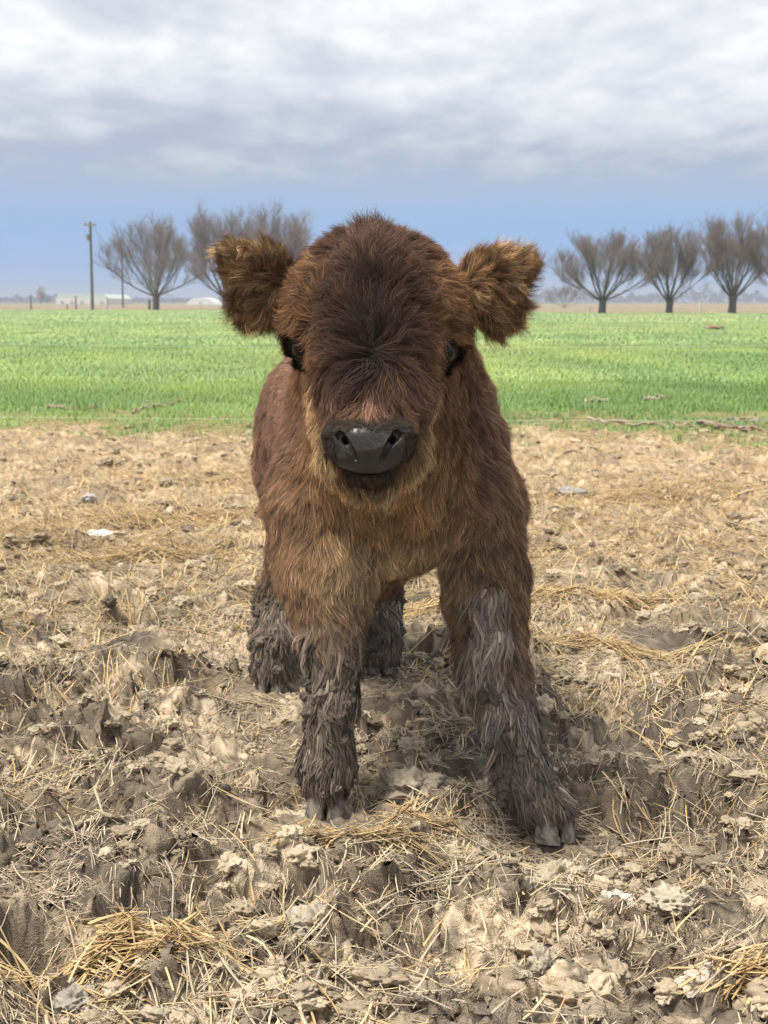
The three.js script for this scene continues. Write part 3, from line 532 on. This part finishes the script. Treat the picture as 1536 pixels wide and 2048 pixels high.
{
  const G = [0, 1, 2, 3, 4, 5, 6].map((k) => lump(k, 7, 1.0, .6)), lists = G.map(() => []);
  const e = new THREE.Euler(), q = new THREE.Quaternion(), m = new THREE.Matrix4();
  for (let k = 0; k < 19000; k++) {
    const d = 1.0 * Math.pow(7.6, gR()), x = (gR() - .5) * 2 * (.31 * d + .25), z = -d;
    if (gR() > .25 + .7 * N2(x * 2.6 + 3, z * 2.6) + .3 * M2(x * 8, z * 8)) continue;
    if (Object.values(FEET).some((f) => Math.hypot(f.x - x, f.z - z) < .07)) continue;
    const s = .0025 + .010 * gR() ** 3 + (gR() < .04 ? .014 * gR() : 0) + .0011 * d, c = gR() < .45 ? [.48, .405, .30] : gR() < .65 ? [.36, .295, .215] : [.17, .138, .105], v = .8 + .4 * gR();
    m.compose(V(x, surface(x, z) - s * .05, z), q.setFromEuler(e.set((gR() - .5) * .7, gR() * 6.283, (gR() - .5) * .7)), V(s * (.8 + .7 * gR()), s * (.7 + .5 * gR()), s * (.8 + .6 * gR())));
    lists[Math.floor(gR() * 7)].push({ m: m.toArray(), c: c.map((a) => a * v) });
  }
  lists.forEach((l, i) => { instanced('mud_crumbs', G[i], clodMat, l).userData.label = 'crumbs and small clods of dried mud'; });
}
// stones and clods one can point at: [px, py, width px, height px, colour, seed, name, label, category]
const stoneMat = (rgb) => std(rgb, .85, {});
for (const [px, py, w, hh, rgb, seed, sharp, name, label, cat] of [
  [1232, 1822, 60, 34, [.52, .50, .46], 31, .5, 'stone', 'small angular pale grey stone in front of the right fore hoof', 'stone'],
  [1398, 2030, 82, 38, [.55, .50, .42], 32, .7, 'stone', 'pale rough stone at the bottom edge right of centre', 'stone'],
  [1140, 983, 66, 18, [.30, .28, .26], 33, .25, 'stone', 'smooth grey rounded stone among the straw right of the calf', 'stone'],
  [208, 1076, 84, 24, [.80, .77, .72], 34, .5, 'stone', 'bright white stone in the straw left of the calf', 'stone'],
  [178, 1006, 26, 14, [.42, .40, .38], 35, .2, 'stone', 'little round grey stone behind the white stone', 'stone'],
  [1085, 1935, 50, 44, [.42, .375, .30], 41, 1.2, 'mud_clod', 'knobbly dried clod of two lumps at the bottom right of centre', 'clod'],
  [985, 1880, 75, 30, [.40, .35, .285], 42, 1.2, 'mud_clod', 'pale slanting clod on the wet mud below the right fore leg', 'clod'],
  [630, 1805, 135, 56, [.44, .39, .32], 43, 1.5, 'mud_clod', 'large crumbly pale clod below the left fore hoof', 'clod'],
  [430, 1865, 80, 36, [.36, .31, .25], 44, 1.3, 'mud_clod', 'brown clod right of the straw heap at lower left', 'clod'],
  [1500, 1905, 50, 30, [.50, .46, .38], 45, 1.2, 'mud_clod', 'pale clod at the right edge above the dung', 'clod'],
  [1340, 1800, 90, 40, [.46, .41, .33], 46, 1.3, 'mud_clod', 'broad whitish clod right of the pale grey stone', 'clod'],
  [820, 1575, 120, 60, [.33, .285, .225], 47, 1.3, 'mud_clod', 'big grey brown clod between the two fore hooves', 'clod'],
  [1330, 1610, 60, 36, [.40, .345, .27], 48, 1.2, 'mud_clod', 'upright dry clod right of the splayed fore hoof', 'clod'],
  [150, 1985, 90, 40, [.34, .31, .27], 49, 1.2, 'mud_clod', 'grey clod under the straw heap at the lower left', 'clod'],
  [1500, 1975, 75, 40, [.075, .045, .02], 50, 1.3, 'dung', 'dark brown lump of dung at the lower right edge', 'dung'],
]) {
  const p = onGround(px, py + hh * .3), sc = p.clone().sub(camera.position).length() / F, g = lump(seed, 12, sharp, 1);
  const t = mesh(name, g, cat === 'stone' ? new THREE.MeshStandardMaterial({ color: new THREE.Color().setRGB(...rgb), vertexColors: true, roughness: .8, flatShading: sharp > .4 }) : new THREE.MeshStandardMaterial({ color: new THREE.Color().setRGB(...rgb), vertexColors: true, roughness: .93 }));
  t.scale.set(w * sc * .5, hh * sc * .62, w * sc * .42); t.rotation.y = seed; t.position.set(p.x, surface(p.x, p.z) + hh * sc * (cat === 'stone' ? .36 : .2), p.z); tag(t, label, cat);
}
// long stalks one can point at: ends in the photograph, width in metres
for (const [a, b, w, rgb, label, lift] of [
  [[495, 1880], [580, 2048], .0040, [.66, .56, .38], 'long pale straw stalk slanting down at the bottom left of centre', .02],
  [[190, 1622], [275, 1722], .0028, [.58, .47, .30], 'straight straw stalk leaning over the dark hollow at the left', .03],
  [[1040, 1330], [1165, 1345], .0020, [.60, .45, .24], 'single thin straw sticking out from the right fore leg', .16],
  [[1240, 1462], [1345, 1508], .0035, [.55, .40, .20], 'golden stalk on the mud right of the right fore leg', .02],
  [[1438, 1028], [1530, 975], .0055, [.62, .46, .22], 'thick golden stalk pointing up at the right edge', .06],
  [[75, 1945], [105, 2046], .0050, [.62, .52, .32], 'broad flat straw blade at the lower left corner', .02],
  [[330, 1720], [355, 1835], .0025, [.66, .60, .50], 'pale upright straw left of the wet hollow', .02],
  [[1408, 1955], [1460, 1990], .0028, [.66, .60, .48], 'curved white straw beside the dung', .01],
]) {
  const p0 = onGround(...a), p1 = onGround(...b); if (lift > .1) { const d = 1.86; p0.copy(at(a[0], a[1], d)); p1.copy(at(b[0], b[1], d - .03)); } else { p0.y = surface(p0.x, p0.z) + .006 + lift * .5; p1.y = surface(p1.x, p1.z) + .006; if (label.includes('upright')) p0.copy(at(a[0], a[1], -p1.z + .02)); if (label.includes('pointing up')) p1.copy(at(b[0], b[1], -p0.z + .03)); }
  const c = p0.clone().add(p1).multiplyScalar(.5), t = new Tubes(), pts = []; for (let i = 0; i <= 8; i++) { const u = i / 8; pts.push(p0.clone().lerp(p1, u).sub(c).add(V(.004 * Math.sin(u * 5), .006 * Math.sin(u * 3.14), 0))); }
  t.add(pts, pts.map((_, i) => w * .5 * (1 - .3 * i / 8)), 6, rgb, .55, V(0, 1, 0)); const m = mesh('straw_stalk', t.build(), strawMat); m.position.copy(c); tag(m, label, 'straw');
}

// ---------------------------------------------------------------- grass of the pasture
{
  const q = rngOf(61);
  const grassTuft = (n, spread, w, lean) => {
    const p = [], idx = [], nor = [], col = [];
    for (let k = 0; k < n; k++) {
      const a = q() * 6.283, r = Math.sqrt(q()) * spread, x0 = Math.cos(a) * r, z0 = Math.sin(a) * r, t = q() * 6.283, ln = lean * (.3 + q()), hgt = .55 + .5 * q(), wd = w * (.7 + .6 * q()), ux = Math.cos(t + 1.57), uz = Math.sin(t + 1.57), b = p.length / 3, v = .72 + .5 * q(), yel = q() < .12 ? 1.5 : 1;
      for (let i = 0; i < 3; i++) { const u = i / 3, ww = wd * (1 - u * .6), xx = x0 + Math.cos(t) * ln * u * u, zz = z0 + Math.sin(t) * ln * u * u, yy = hgt * u * (1 - .15 * u); p.push(xx - ux * ww, yy, zz - uz * ww, xx + ux * ww, yy, zz + uz * ww); }
      p.push(x0 + Math.cos(t) * ln, hgt * .85, z0 + Math.sin(t) * ln);
      for (let i = 0; i < 7; i++) { const N = V(Math.cos(t) * .35, .9, Math.sin(t) * .35).normalize(); nor.push(N.x, N.y, N.z); col.push(v * yel, v, v * (yel > 1 ? 1.2 : 1)); }
      idx.push(b, b + 1, b + 2, b + 1, b + 3, b + 2, b + 2, b + 3, b + 4, b + 3, b + 5, b + 4, b + 4, b + 5, b + 6);
    }
    return geom(p, idx, nor, col);
  };
  const G = [grassTuft(16, .5, .035, .5), grassTuft(18, .6, .03, .6), grassTuft(14, .55, .04, .4), grassTuft(20, .7, .03, .7)], lists = G.map(() => []);
  const mat = new THREE.MeshPhysicalMaterial({ vertexColors: true, roughness: .7, transmission: .35, thickness: 0, side: THREE.DoubleSide, name: 'grass_blade' });
  const put = (x, z, s, wide, thin) => {
    const d = -z, e = grassEdge(x), bare = sstep(.02, .5, N2(x * 1.1 + 4, z * .75)) * sstep(12, 7.6, d); if (gR() < bare * .9) return;
    const p1 = N2(x * .5, z * .22), p2 = M2(x * .1, z * .05), v = (1 + .20 * p1) * (.85 + .3 * gR()), y = clamp(.5 + p2 * .6 + .4 * p1);
    const a = gR() * 6.283, ss = s * (.7 + .6 * gR()) * (1 + .25 * N2(x * 1.4, z * .8)), sx = s * wide;
    lists[Math.floor(gR() * 4)].push({ m: [Math.cos(a) * sx, 0, Math.sin(a) * sx, 0, 0, ss, 0, 0, -Math.sin(a) * sx, 0, Math.cos(a) * sx, 0, x, d < 9.3 ? Math.max(-.02, ground(x, z)) - .006 : -.012, z], c: [lerp(.24, .41, y) * v, lerp(.48, .56, y) * v, lerp(.075, .11, y) * v] });
  };
  const scatter = (d0, d1, perM2, s, wide) => { const A = (d1 * d1 - d0 * d0) * .34 + (d1 - d0) * 2.2, n = Math.floor(A * perM2); for (let k = 0; k < n; k++) { const d = Math.sqrt(lerp(d0 * d0, d1 * d1, gR())), x = (gR() - .5) * 2 * (.34 * d + 1.0), e = grassEdge(x), f = sstep(e - 1.1, e + .5, d + .6 * M2(x * 1.9, d * 1.9) + .35 * N2(x * 6, d * 6)); if (gR() < f * f) put(x, -d, s * lerp(.45, 1, f), wide); } };
  scatter(5.2, 12, 420, .043, .95); scatter(12, 22, 170, .052, 1.6); scatter(22, 45, 42, .06, 2.8); scatter(45, 110, 9, .075, 5);
  // no grass past the end of the field
  lists.forEach((l, i) => { const k = l.filter((e) => { const x = e.m[12], z = e.m[14]; return Math.hypot(x, z) < fieldEnd(Math.atan2(x, -z)) - .5; }); k.forEach((e) => e.m.push(1)); instanced('pasture_grass', G[i], mat, k).userData.label = 'fresh green grass of the pasture'; });
  console.log('grass', lists.reduce((s, l) => s + l.length, 0));
}

// ---------------------------------------------------------------- bare trees
const barkMat = vcol(.95, { name: 'bark' });
const SPRAY = [71, 72].map((sd) => {
  const q = rngOf(sd), t = new Tubes(), twig = (p, d, l, r) => { const pts = [p.clone()], c = p.clone(); for (let i = 0; i < 2; i++) { d.add(V((q() - .5) * .3, .08, (q() - .5) * .3)).normalize(); c.addScaledVector(d, l / 2); pts.push(c.clone()); } t.add(pts, [r, r * .7, r * .35], 3, [1, 1, 1].map(() => 1)); return pts; };
  const main = twig(V(0, 0, 0), V(0, 1, 0), 1, .0075); for (let k = 0; k < 10; k++) { const u = .1 + .85 * q(), p = main[0].clone().lerp(main[2], u), a = q() * 6.283; twig(p, V(Math.cos(a) * .55, .8, Math.sin(a) * .55).normalize(), .35 + .45 * q() * (1.2 - u), .0042); }
  return t.build();
});
function bareTree(base, H, W, seed, label, o = {}) {
  const q = rngOf(seed), t = thing('bare_tree', base, label, 'tree', 'bare trees along the far edge of the pasture'), th = H * (o.trunk ?? .15), tr = H * (o.girth ?? .045);
  const trunk = new Tubes(), bark = [.115, .098, .083];
  trunk.add([V(0, -.05, 0), V(0, th * .15, 0), V(.02, th * .6, 0), V(.03, th * 1.08, .02)], [tr * 1.25, tr * 1.0, tr * .9, tr * 1.05], 9, bark, 1, V(1, 0, 0));
  mesh('trunk', trunk.build(), barkMat, t);
  const twigs = new Tubes(), sprays = [[], []]; let budget = 0;
  const inside = (p) => { const y = (p.y - th) / (H - th), half = W * .5 * Math.sqrt(clamp(1 - ((y - .52) / .60) ** 2, .02, 1)); return Math.hypot(p.x, p.z) < half * 1.12 && p.y < H * 1.0; };
  const grow = (tubes, p, dir, len, rad, lev) => {
    const pts = [p.clone()], rads = [rad], n = lev < 2 ? 5 : lev < 3 ? 3 : 2, d = dir.clone(), c = p.clone(), step = len / n; let i = 0;
    for (; i < n; i++) { d.add(V((q() - .5) * .24, (lev < 2 ? .10 : .16) + (q() - .5) * .1, (q() - .5) * .24)).normalize(); c.addScaledVector(d, step); pts.push(c.clone()); rads.push(rad * (1 - .62 * (i + 1) / n)); if (!inside(c)) break; }
    const tone = lev < 2 ? bark : [.24 + .06 * q(), .175 + .04 * q(), .145 + .03 * q()];
    tubes.add(pts, rads, lev < 1 ? 6 : lev < 2 ? 4 : 3, tone);
    if (budget <= 0) return;
    const kids = [7, 6, 7][lev];
    for (let k = 0; k < kids; k++) {
      const u = lerp(lev === 0 ? .28 : .2, 1, (k + q()) / kids), f = u * (pts.length - 1), a = Math.floor(Math.min(f, pts.length - 1.001)), pp = pts[a].clone().lerp(pts[a + 1], f - a), dd = pts[a + 1].clone().sub(pts[a]).normalize();
      const side = V(q() - .5, q() - .5, q() - .5).cross(dd).normalize(), ang = .32 + .38 * q(), nd = dd.multiplyScalar(Math.cos(ang)).addScaledVector(side, Math.sin(ang)); nd.y += .12; nd.normalize();
      if (!inside(pp) && q() < .6) continue; budget--;
      if (lev >= 2) {
        const l = Math.min(len * .9, H * .13) * (.7 + .6 * q()), Y = nd.clone(); Y.y += .25; Y.normalize(); const X = V(q() - .5, q() - .5, q() - .5).cross(Y).normalize(), Z = V().crossVectors(X, Y), e = pp.clone().addScaledVector(Y, l * .9);
        if (q() < .25 || !inside(pp) || (!inside(e) && q() < .6)) continue;
        const v = .8 + .4 * q(), g = q() < .3 ? 1 : 0; sprays[k % 2].push({ m: basis(X, Y, Z, pp, l, l, l), c: [(.235 + .05 * g) * v, (.19 + .01 * g) * v, .165 * v] }); continue;
      }
      grow(lev >= 1 ? twigs : tubes, pp, nd, len * (.42 + .25 * q()) * (1 - .35 * u), Math.max(.006, rads[a] * .5), lev + 1);
    }
  };
  const limbs = o.limbs ?? 15;
  for (let k = 0; k < limbs; k++) {
    budget = (o.twigs ?? 30000) / limbs; const az = k * 2.4 + q() * .6, lean = lerp(.10, o.spread ?? 1.15, ((k + .5) / limbs) ** .8), dir = V(Math.sin(lean) * Math.cos(az), Math.cos(lean), Math.sin(lean) * Math.sin(az));
    const reach = lerp(H - th, W * .56, clamp(lean / 1.3)) * (.80 + .16 * q()), tubes = new Tubes();
    grow(tubes, V(dir.x * tr * .5, th * (.9 + .12 * q()), dir.z * tr * .5), dir, reach, tr * (.15 + .12 * q()), 0);
    mesh('limb', tubes.build(), barkMat, t);
  }
  const cr = mesh('crown', twigs.build(), barkMat, t); cr.userData.kind = 'stuff'; sprays.forEach((l, i) => l.length && instanced('twigs', SPRAY[i], barkMat, l, t)); return t;
}
const tree = (bx, by, top, x0, x1, d, seed, label, o) => { const p = at(bx, by, d), s = d / F; p.y = -.02; return bareTree(p, (by - top) * s * .98, (x1 - x0) * s * 1.14, seed, label, { ...o, spread: (o.spread ?? 1.15) + .14 }); };
tree(312, 619, 446, 198, 392, 108, 101, 'wide bare tree standing alone right of the utility pole', { spread: 1.45, trunk: .17, girth: .040, limbs: 13 });
tree(452, 613, 424, 362, 520, 118, 102, 'tall bare tree just behind the left ear tip of the calf', { spread: 1.1 });
tree(548, 613, 420, 470, 622, 122, 103, 'tall bare tree between the left ear and the forehead', { spread: 1.0 });
tree(1204, 628, 474, 1106, 1284, 80, 104, 'lowest bare tree of the right row, nearest to the right ear', { spread: 1.3, trunk: .19, girth: .052 });
tree(1338, 627, 460, 1258, 1410, 81, 105, 'narrow bare tree in the middle of the right row', { spread: .95, trunk: .15, girth: .045 });
tree(1464, 621, 434, 1388, 1540, 84, 106, 'tallest bare tree of the right row with a vase shaped crown', { spread: .95, trunk: .17, girth: .045 });
tree(1592, 619, 430, 1505, 1680, 86, 107, 'bare tree cut off by the right edge of the picture', { spread: 1.1 });
tree(1128, 604, 560, 1085, 1180, 150, 108, 'small far bush of bare twigs low behind the right row', { spread: 1.4, trunk: .05, girth: .02, twigs: 1500 });

// ---------------------------------------------------------------- poles, fence posts, farm buildings
const woodMat = std([.16, .135, .115], .9), greyWood = std([.30, .27, .24], .9);
function pole(px, by, top, d, r, arms, label) {
  const p = at(px, by, d); p.y = 0; const H = at(px, top, d).y, t = thing('utility_pole', p, label, 'utility pole', 'poles of the power line');
  mesh('pole', new THREE.CylinderGeometry(r * .72, r, H, 12).translate(0, H / 2, 0), woodMat, t);
  if (arms) { mesh('crossarm', new THREE.BoxGeometry(.9, .12, .1).translate(0, H - .25, r), greyWood, t); for (const x of [-.38, .38]) mesh('insulator', new THREE.LatheGeometry([[.0, 0], [.05, 0], [.05, .05], [.03, .07], [.045, .1], [.02, .15], [0, .16]].map((v) => new THREE.Vector2(...v)), 10).translate(x, H - .19, r), std([.35, .35, .36], .3), t); mesh('transformer', new THREE.CylinderGeometry(.14, .14, .45, 14).translate(-.22, H - 1.15, .05), std([.30, .30, .30], .6), t); }
  return { t, top: V(p.x, H, p.z) };
}
const pA = pole(185, 616, 443, 112, .12, true, 'tall wooden utility pole left of the wide bare tree'), pB = pole(246, 614, 490, 150, .10, false, 'thinner far pole standing before the wide bare tree crown');
{ const t = new Tubes(), pts = []; for (let i = 0; i <= 16; i++) { const u = i / 16, p = pA.top.clone().lerp(pB.top, u); p.y -= .9 * Math.sin(u * Math.PI); pts.push(p.sub(pA.top)); } t.add(pts, pts.map(() => .014), 5, [.05, .05, .055]); const m = mesh('power_line', t.build(), vcol(.6)); m.position.copy(pA.top); tag(m, 'thin dark power line sagging from the utility pole to the right', 'cable'); }
for (const [px, by, top, d, w, rgb, label] of [[62, 613, 590, 130, .09, [.2, .18, .16], 'dark fence post at the far left'], [152, 614, 592, 126, .09, [.25, .24, .2], 'thin fence post just left of the utility pole'], [214, 614, 594, 124, .11, [.55, .53, .5], 'pale fence post just right of the utility pole'], [299, 615, 600, 120, .12, [.12, .1, .09], 'short dark post left of the wide tree trunk'], [134, 615, 608, 124, .12, [.4, .36, .3], 'stubby post below the long white building'], [1400, 627, 602, 92, .08, [.6, .58, .54], 'pale fence post between the last two trees of the right row'], [1180, 628, 612, 94, .06, [.4, .37, .33], 'faint thin post left of the lowest tree trunk']]) {
  const p = at(px, by, d); p.y = 0; const H = at(px, top, d).y, m = mesh('fence_post', new THREE.CylinderGeometry(w * .8, w, H, 8).translate(0, H / 2, 0), std(rgb, .9)); m.position.copy(p); tag(m, label, 'fence post');
}
function tunnel(px0, px1, by, top, d, deep, label, green) {
  const a = at(px0, by, d), b = at(px1, by, d), H = Math.max(1, at(px0, top, d).y), w = b.x - a.x, t = thing('farm_building', V((a.x + b.x) / 2, 0, -d), label, 'farm building');
  if (green) {
    mesh('wall', new THREE.BoxGeometry(w, H * .55, deep).translate(0, H * .275, -deep / 2), std([.78, .77, .74], .8), t);
    const s = new THREE.Shape(); s.moveTo(-w * .5 - .3, 0); s.lineTo(-w * .42, H * .45); s.lineTo(w * .42, H * .45); s.lineTo(w * .5 + .3, 0); s.closePath();
    mesh('roof', new THREE.ExtrudeGeometry(s, { depth: deep, bevelEnabled: false }).translate(0, H * .55, -deep), std([.62, .72, .66], .7), t);
    for (let k = 0; k < 5; k++) mesh('door', new THREE.BoxGeometry(w * .07, H * .36, .06).translate(-w * .38 + k * w * .19, H * .18, .03), std([.45, .47, .48], .8), t);
  } else {
    const s = new THREE.Shape(); s.moveTo(-w / 2, 0); s.bezierCurveTo(-w * .4, H * .75, -w * .2, H, 0, H); s.bezierCurveTo(w * .2, H, w * .4, H * .75, w / 2, 0); s.closePath();
    mesh('cover', new THREE.ExtrudeGeometry(s, { depth: deep, bevelEnabled: false, curveSegments: 20 }).translate(0, 0, -deep), std([.82, .82, .80], .6), t);
    mesh('door', new THREE.BoxGeometry(w * .12, H * .5, .08).translate(0, H * .25, .05), std([.6, .6, .6], .8), t);
  }
}
tunnel(112, 216, 605, 588, 330, 30, 'long low white building with a pale green roof behind the utility pole', true);
tunnel(371, 431, 607, 595, 300, 14, 'white arched shelter left of the calf\'s ear', false);
// distant trees and woods
function farTree(px, by, top, w, d, rgb, seed, label) {
  const p = at(px, by, d), H = Math.max(2, at(px, top, d).y), hw = (w * d) / F / 2, q = rngOf(seed), t = thing('distant_tree', V(p.x, 0, -d), label, 'tree'); const tr = new Tubes(); tr.add([V(0, 0, 0), V(0, H * .5, 0), V(.1, H * .8, 0)], [H * .03, H * .02, H * .01], 6, [.12, .1, .09]); mesh('trunk', tr.build(), barkMat, t);
  const P = [], I = [], C = []; for (let k = 0; k < 1500; k++) { let x = q() * 2 - 1, y = q() * 2 - 1, z = q() * 2 - 1; if (x * x + y * y + z * z > 1 - .4 * Math.abs(N3(x * 2 + seed, y * 2, z * 2))) continue; const s = .05 * H, b = P.length / 3, c = V(x * hw, H * .55 + y * H * .45, z * hw); for (let i = 0; i < 3; i++) P.push(c.x + (q() - .5) * s * 2, c.y + (q() - .5) * s * 2, c.z + (q() - .5) * s * 2); I.push(b, b + 1, b + 2); const v = .7 + .6 * q(); for (let i = 0; i < 3; i++) C.push(rgb[0] * v, rgb[1] * v, rgb[2] * v); }
  mesh('crown', geom(P, I, null, C), vcol(.95, { side: THREE.DoubleSide }), t);
}
farTree(82, 600, 570, 18, 400, [.38, .33, .24], 301, 'pale yellowish far tree on the left horizon');
farTree(94, 600, 588, 22, 420, [.05, .07, .05], 302, 'low dark evergreen bush beside the pale far tree');
farTree(452, 607, 588, 26, 420, [.16, .13, .12], 303, 'dark far bush right of the white arched shelter');
{
  const q = rngOf(71), P = [], I = [], C = [];
  for (let k = 0; k < 26000; k++) {
    const az = -.62 + 1.24 * q(), d = 900 + 500 * q(), env = .35 + .65 * sstep(-.5, .5, N2(az * 14, 3)) , right = .55 + .6 * sstep(.06, .14, az), H = 13 * env * right * (.7 + .5 * N2(az * 90, 8)), y = q() ** .8 * Math.max(2, H), s = 1.6, c = V(Math.sin(az) * d, y, -Math.cos(az) * d), b = P.length / 3;
    for (let i = 0; i < 3; i++) P.push(c.x + (q() - .5) * 2.6 * s, c.y + (q() - .5) * 2 * s, c.z + (q() - .5) * s); I.push(b, b + 1, b + 2); const v = .7 + .6 * q(), rgb = q() < .7 ? [.12, .105, .10] : [.17, .14, .12]; for (let i = 0; i < 3; i++) C.push(rgb[0] * v, rgb[1] * v, rgb[2] * v);
  }
  const m = mesh('distant_woods', geom(P, I, null, C), vcol(.95, { side: THREE.DoubleSide })); m.userData = { kind: 'stuff', label: 'far belt of bare woods along the horizon' };
}
// mound in the pasture and dead branches along the edge of the mud
{ const p = onGround(1428, 660), s = (-p.z) / F, g = lump(81, 10, .8, 1), m = mesh('log', g, new THREE.MeshStandardMaterial({ color: new THREE.Color().setRGB(.36, .25, .17), vertexColors: true, roughness: .95 })); m.scale.set(17 * s, 6 * s, 8 * s); m.position.set(p.x, 4 * s, p.z); tag(m, 'short brown log lying in the grass at the right', 'log'); }
for (let [a, b, w, rgb, seed, label] of [[[1175, 846], [1420, 866], .018, [.46, .37, .28], 1, 'long dead branch lying along the edge of the mud at the right'], [[1395, 856], [1540, 868], .022, [.40, .30, .23], 2, 'thick dead branch at the right edge of the picture'], [[1440, 846], [1540, 848], .02, [.42, .35, .29], 3, 'thinner dead branch behind the thick one at the right edge'], [[1285, 803], [1345, 801], .016, [.50, .42, .34], 4, 'short pale stick lying in the grass above the long branch'], [[1170, 806], [1215, 804], .014, [.5, .44, .34], 5, 'pale stick in the grass left of the other stick'], [[270, 826], [350, 812], .016, [.46, .36, .25], 6, 'crooked stick at the edge of the mud left of the calf'], [[90, 816], [190, 824], .014, [.40, .32, .22], 7, 'dark stick at the edge of the mud at the left']]) {
  const q = rngOf(500 + seed), p0 = onGround(...a), p1 = onGround(...b), c = p0.clone().add(p1).multiplyScalar(.5); p0.y = p1.y = 0; const t = new Tubes(), pts = []; w *= .62;
  for (let i = 0; i <= 30; i++) { const u = i / 30, p = p0.clone().lerp(p1, u); p.y = Math.max(.0, ground(p.x, p.z)) + w * .5 + .02 * q(); p.z += (q() - .5) * .03 + .06 * N2(u * 4, seed); pts.push(p.sub(c)); }
  t.add(pts, pts.map((_, i) => w * (.9 - .4 * i / 30) * (.55 + .8 * q())), 9, rgb.map((a) => a * .8)); for (let k = 0; k < t.c.length; k += 3) { const v = .55 + .8 * q(); t.c[k] *= v; t.c[k + 1] *= v; t.c[k + 2] *= v; }
  for (let k = 0; k < 5; k++) { const i = 4 + Math.floor(q() * 24), s = pts[i], e = s.clone().add(V((q() - .5) * .25, w * (1 + 2 * q()), (q() - .5) * .2).multiplyScalar(.6)); t.add([s, s.clone().lerp(e, .5).add(V(0, .01, 0)), e], [w * .4, w * .3, w * .15], 5, rgb); }
  const m = mesh('dead_branch', t.build(), barkMat); m.position.copy(c); tag(m, label, 'branch');
}
// electric fence: two pale wires between posts outside the picture
{
  const t = thing('wire_fence', V(0, 0, -7.4), 'thin pale two wire fence crossing the pasture edge', 'fence'), wm = std([.75, .76, .74], .5);
  for (const [y, k] of [[.415, .05], [.06, .02]]) { const w = new Tubes(), pts = []; for (let i = 0; i <= 24; i++) { const u = i / 24 * 2 - 1; pts.push(V(u * 3.4, y + k * u * u, .2 * u)); } w.add(pts, pts.map(() => .0006), 5, [1, 1, 1]); mesh('wire', w.build(), wm, t); }
  for (const s of [-1, 1]) mesh('post', new THREE.CylinderGeometry(.012, .012, .62, 8).translate(s * 3.4, .27, s * .2), std([.5, .5, .48], .6), t);
}

// ---------------------------------------------------------------- draw
const renderer = new THREE.WebGLRenderer({ antialias: true });
renderer.toneMapping = THREE.LinearToneMapping; renderer.toneMappingExposure = EXPOSURE;
renderer.shadowMap.enabled = true; renderer.shadowMap.type = THREE.PCFSoftShadowMap;
renderer.render(scene, camera);
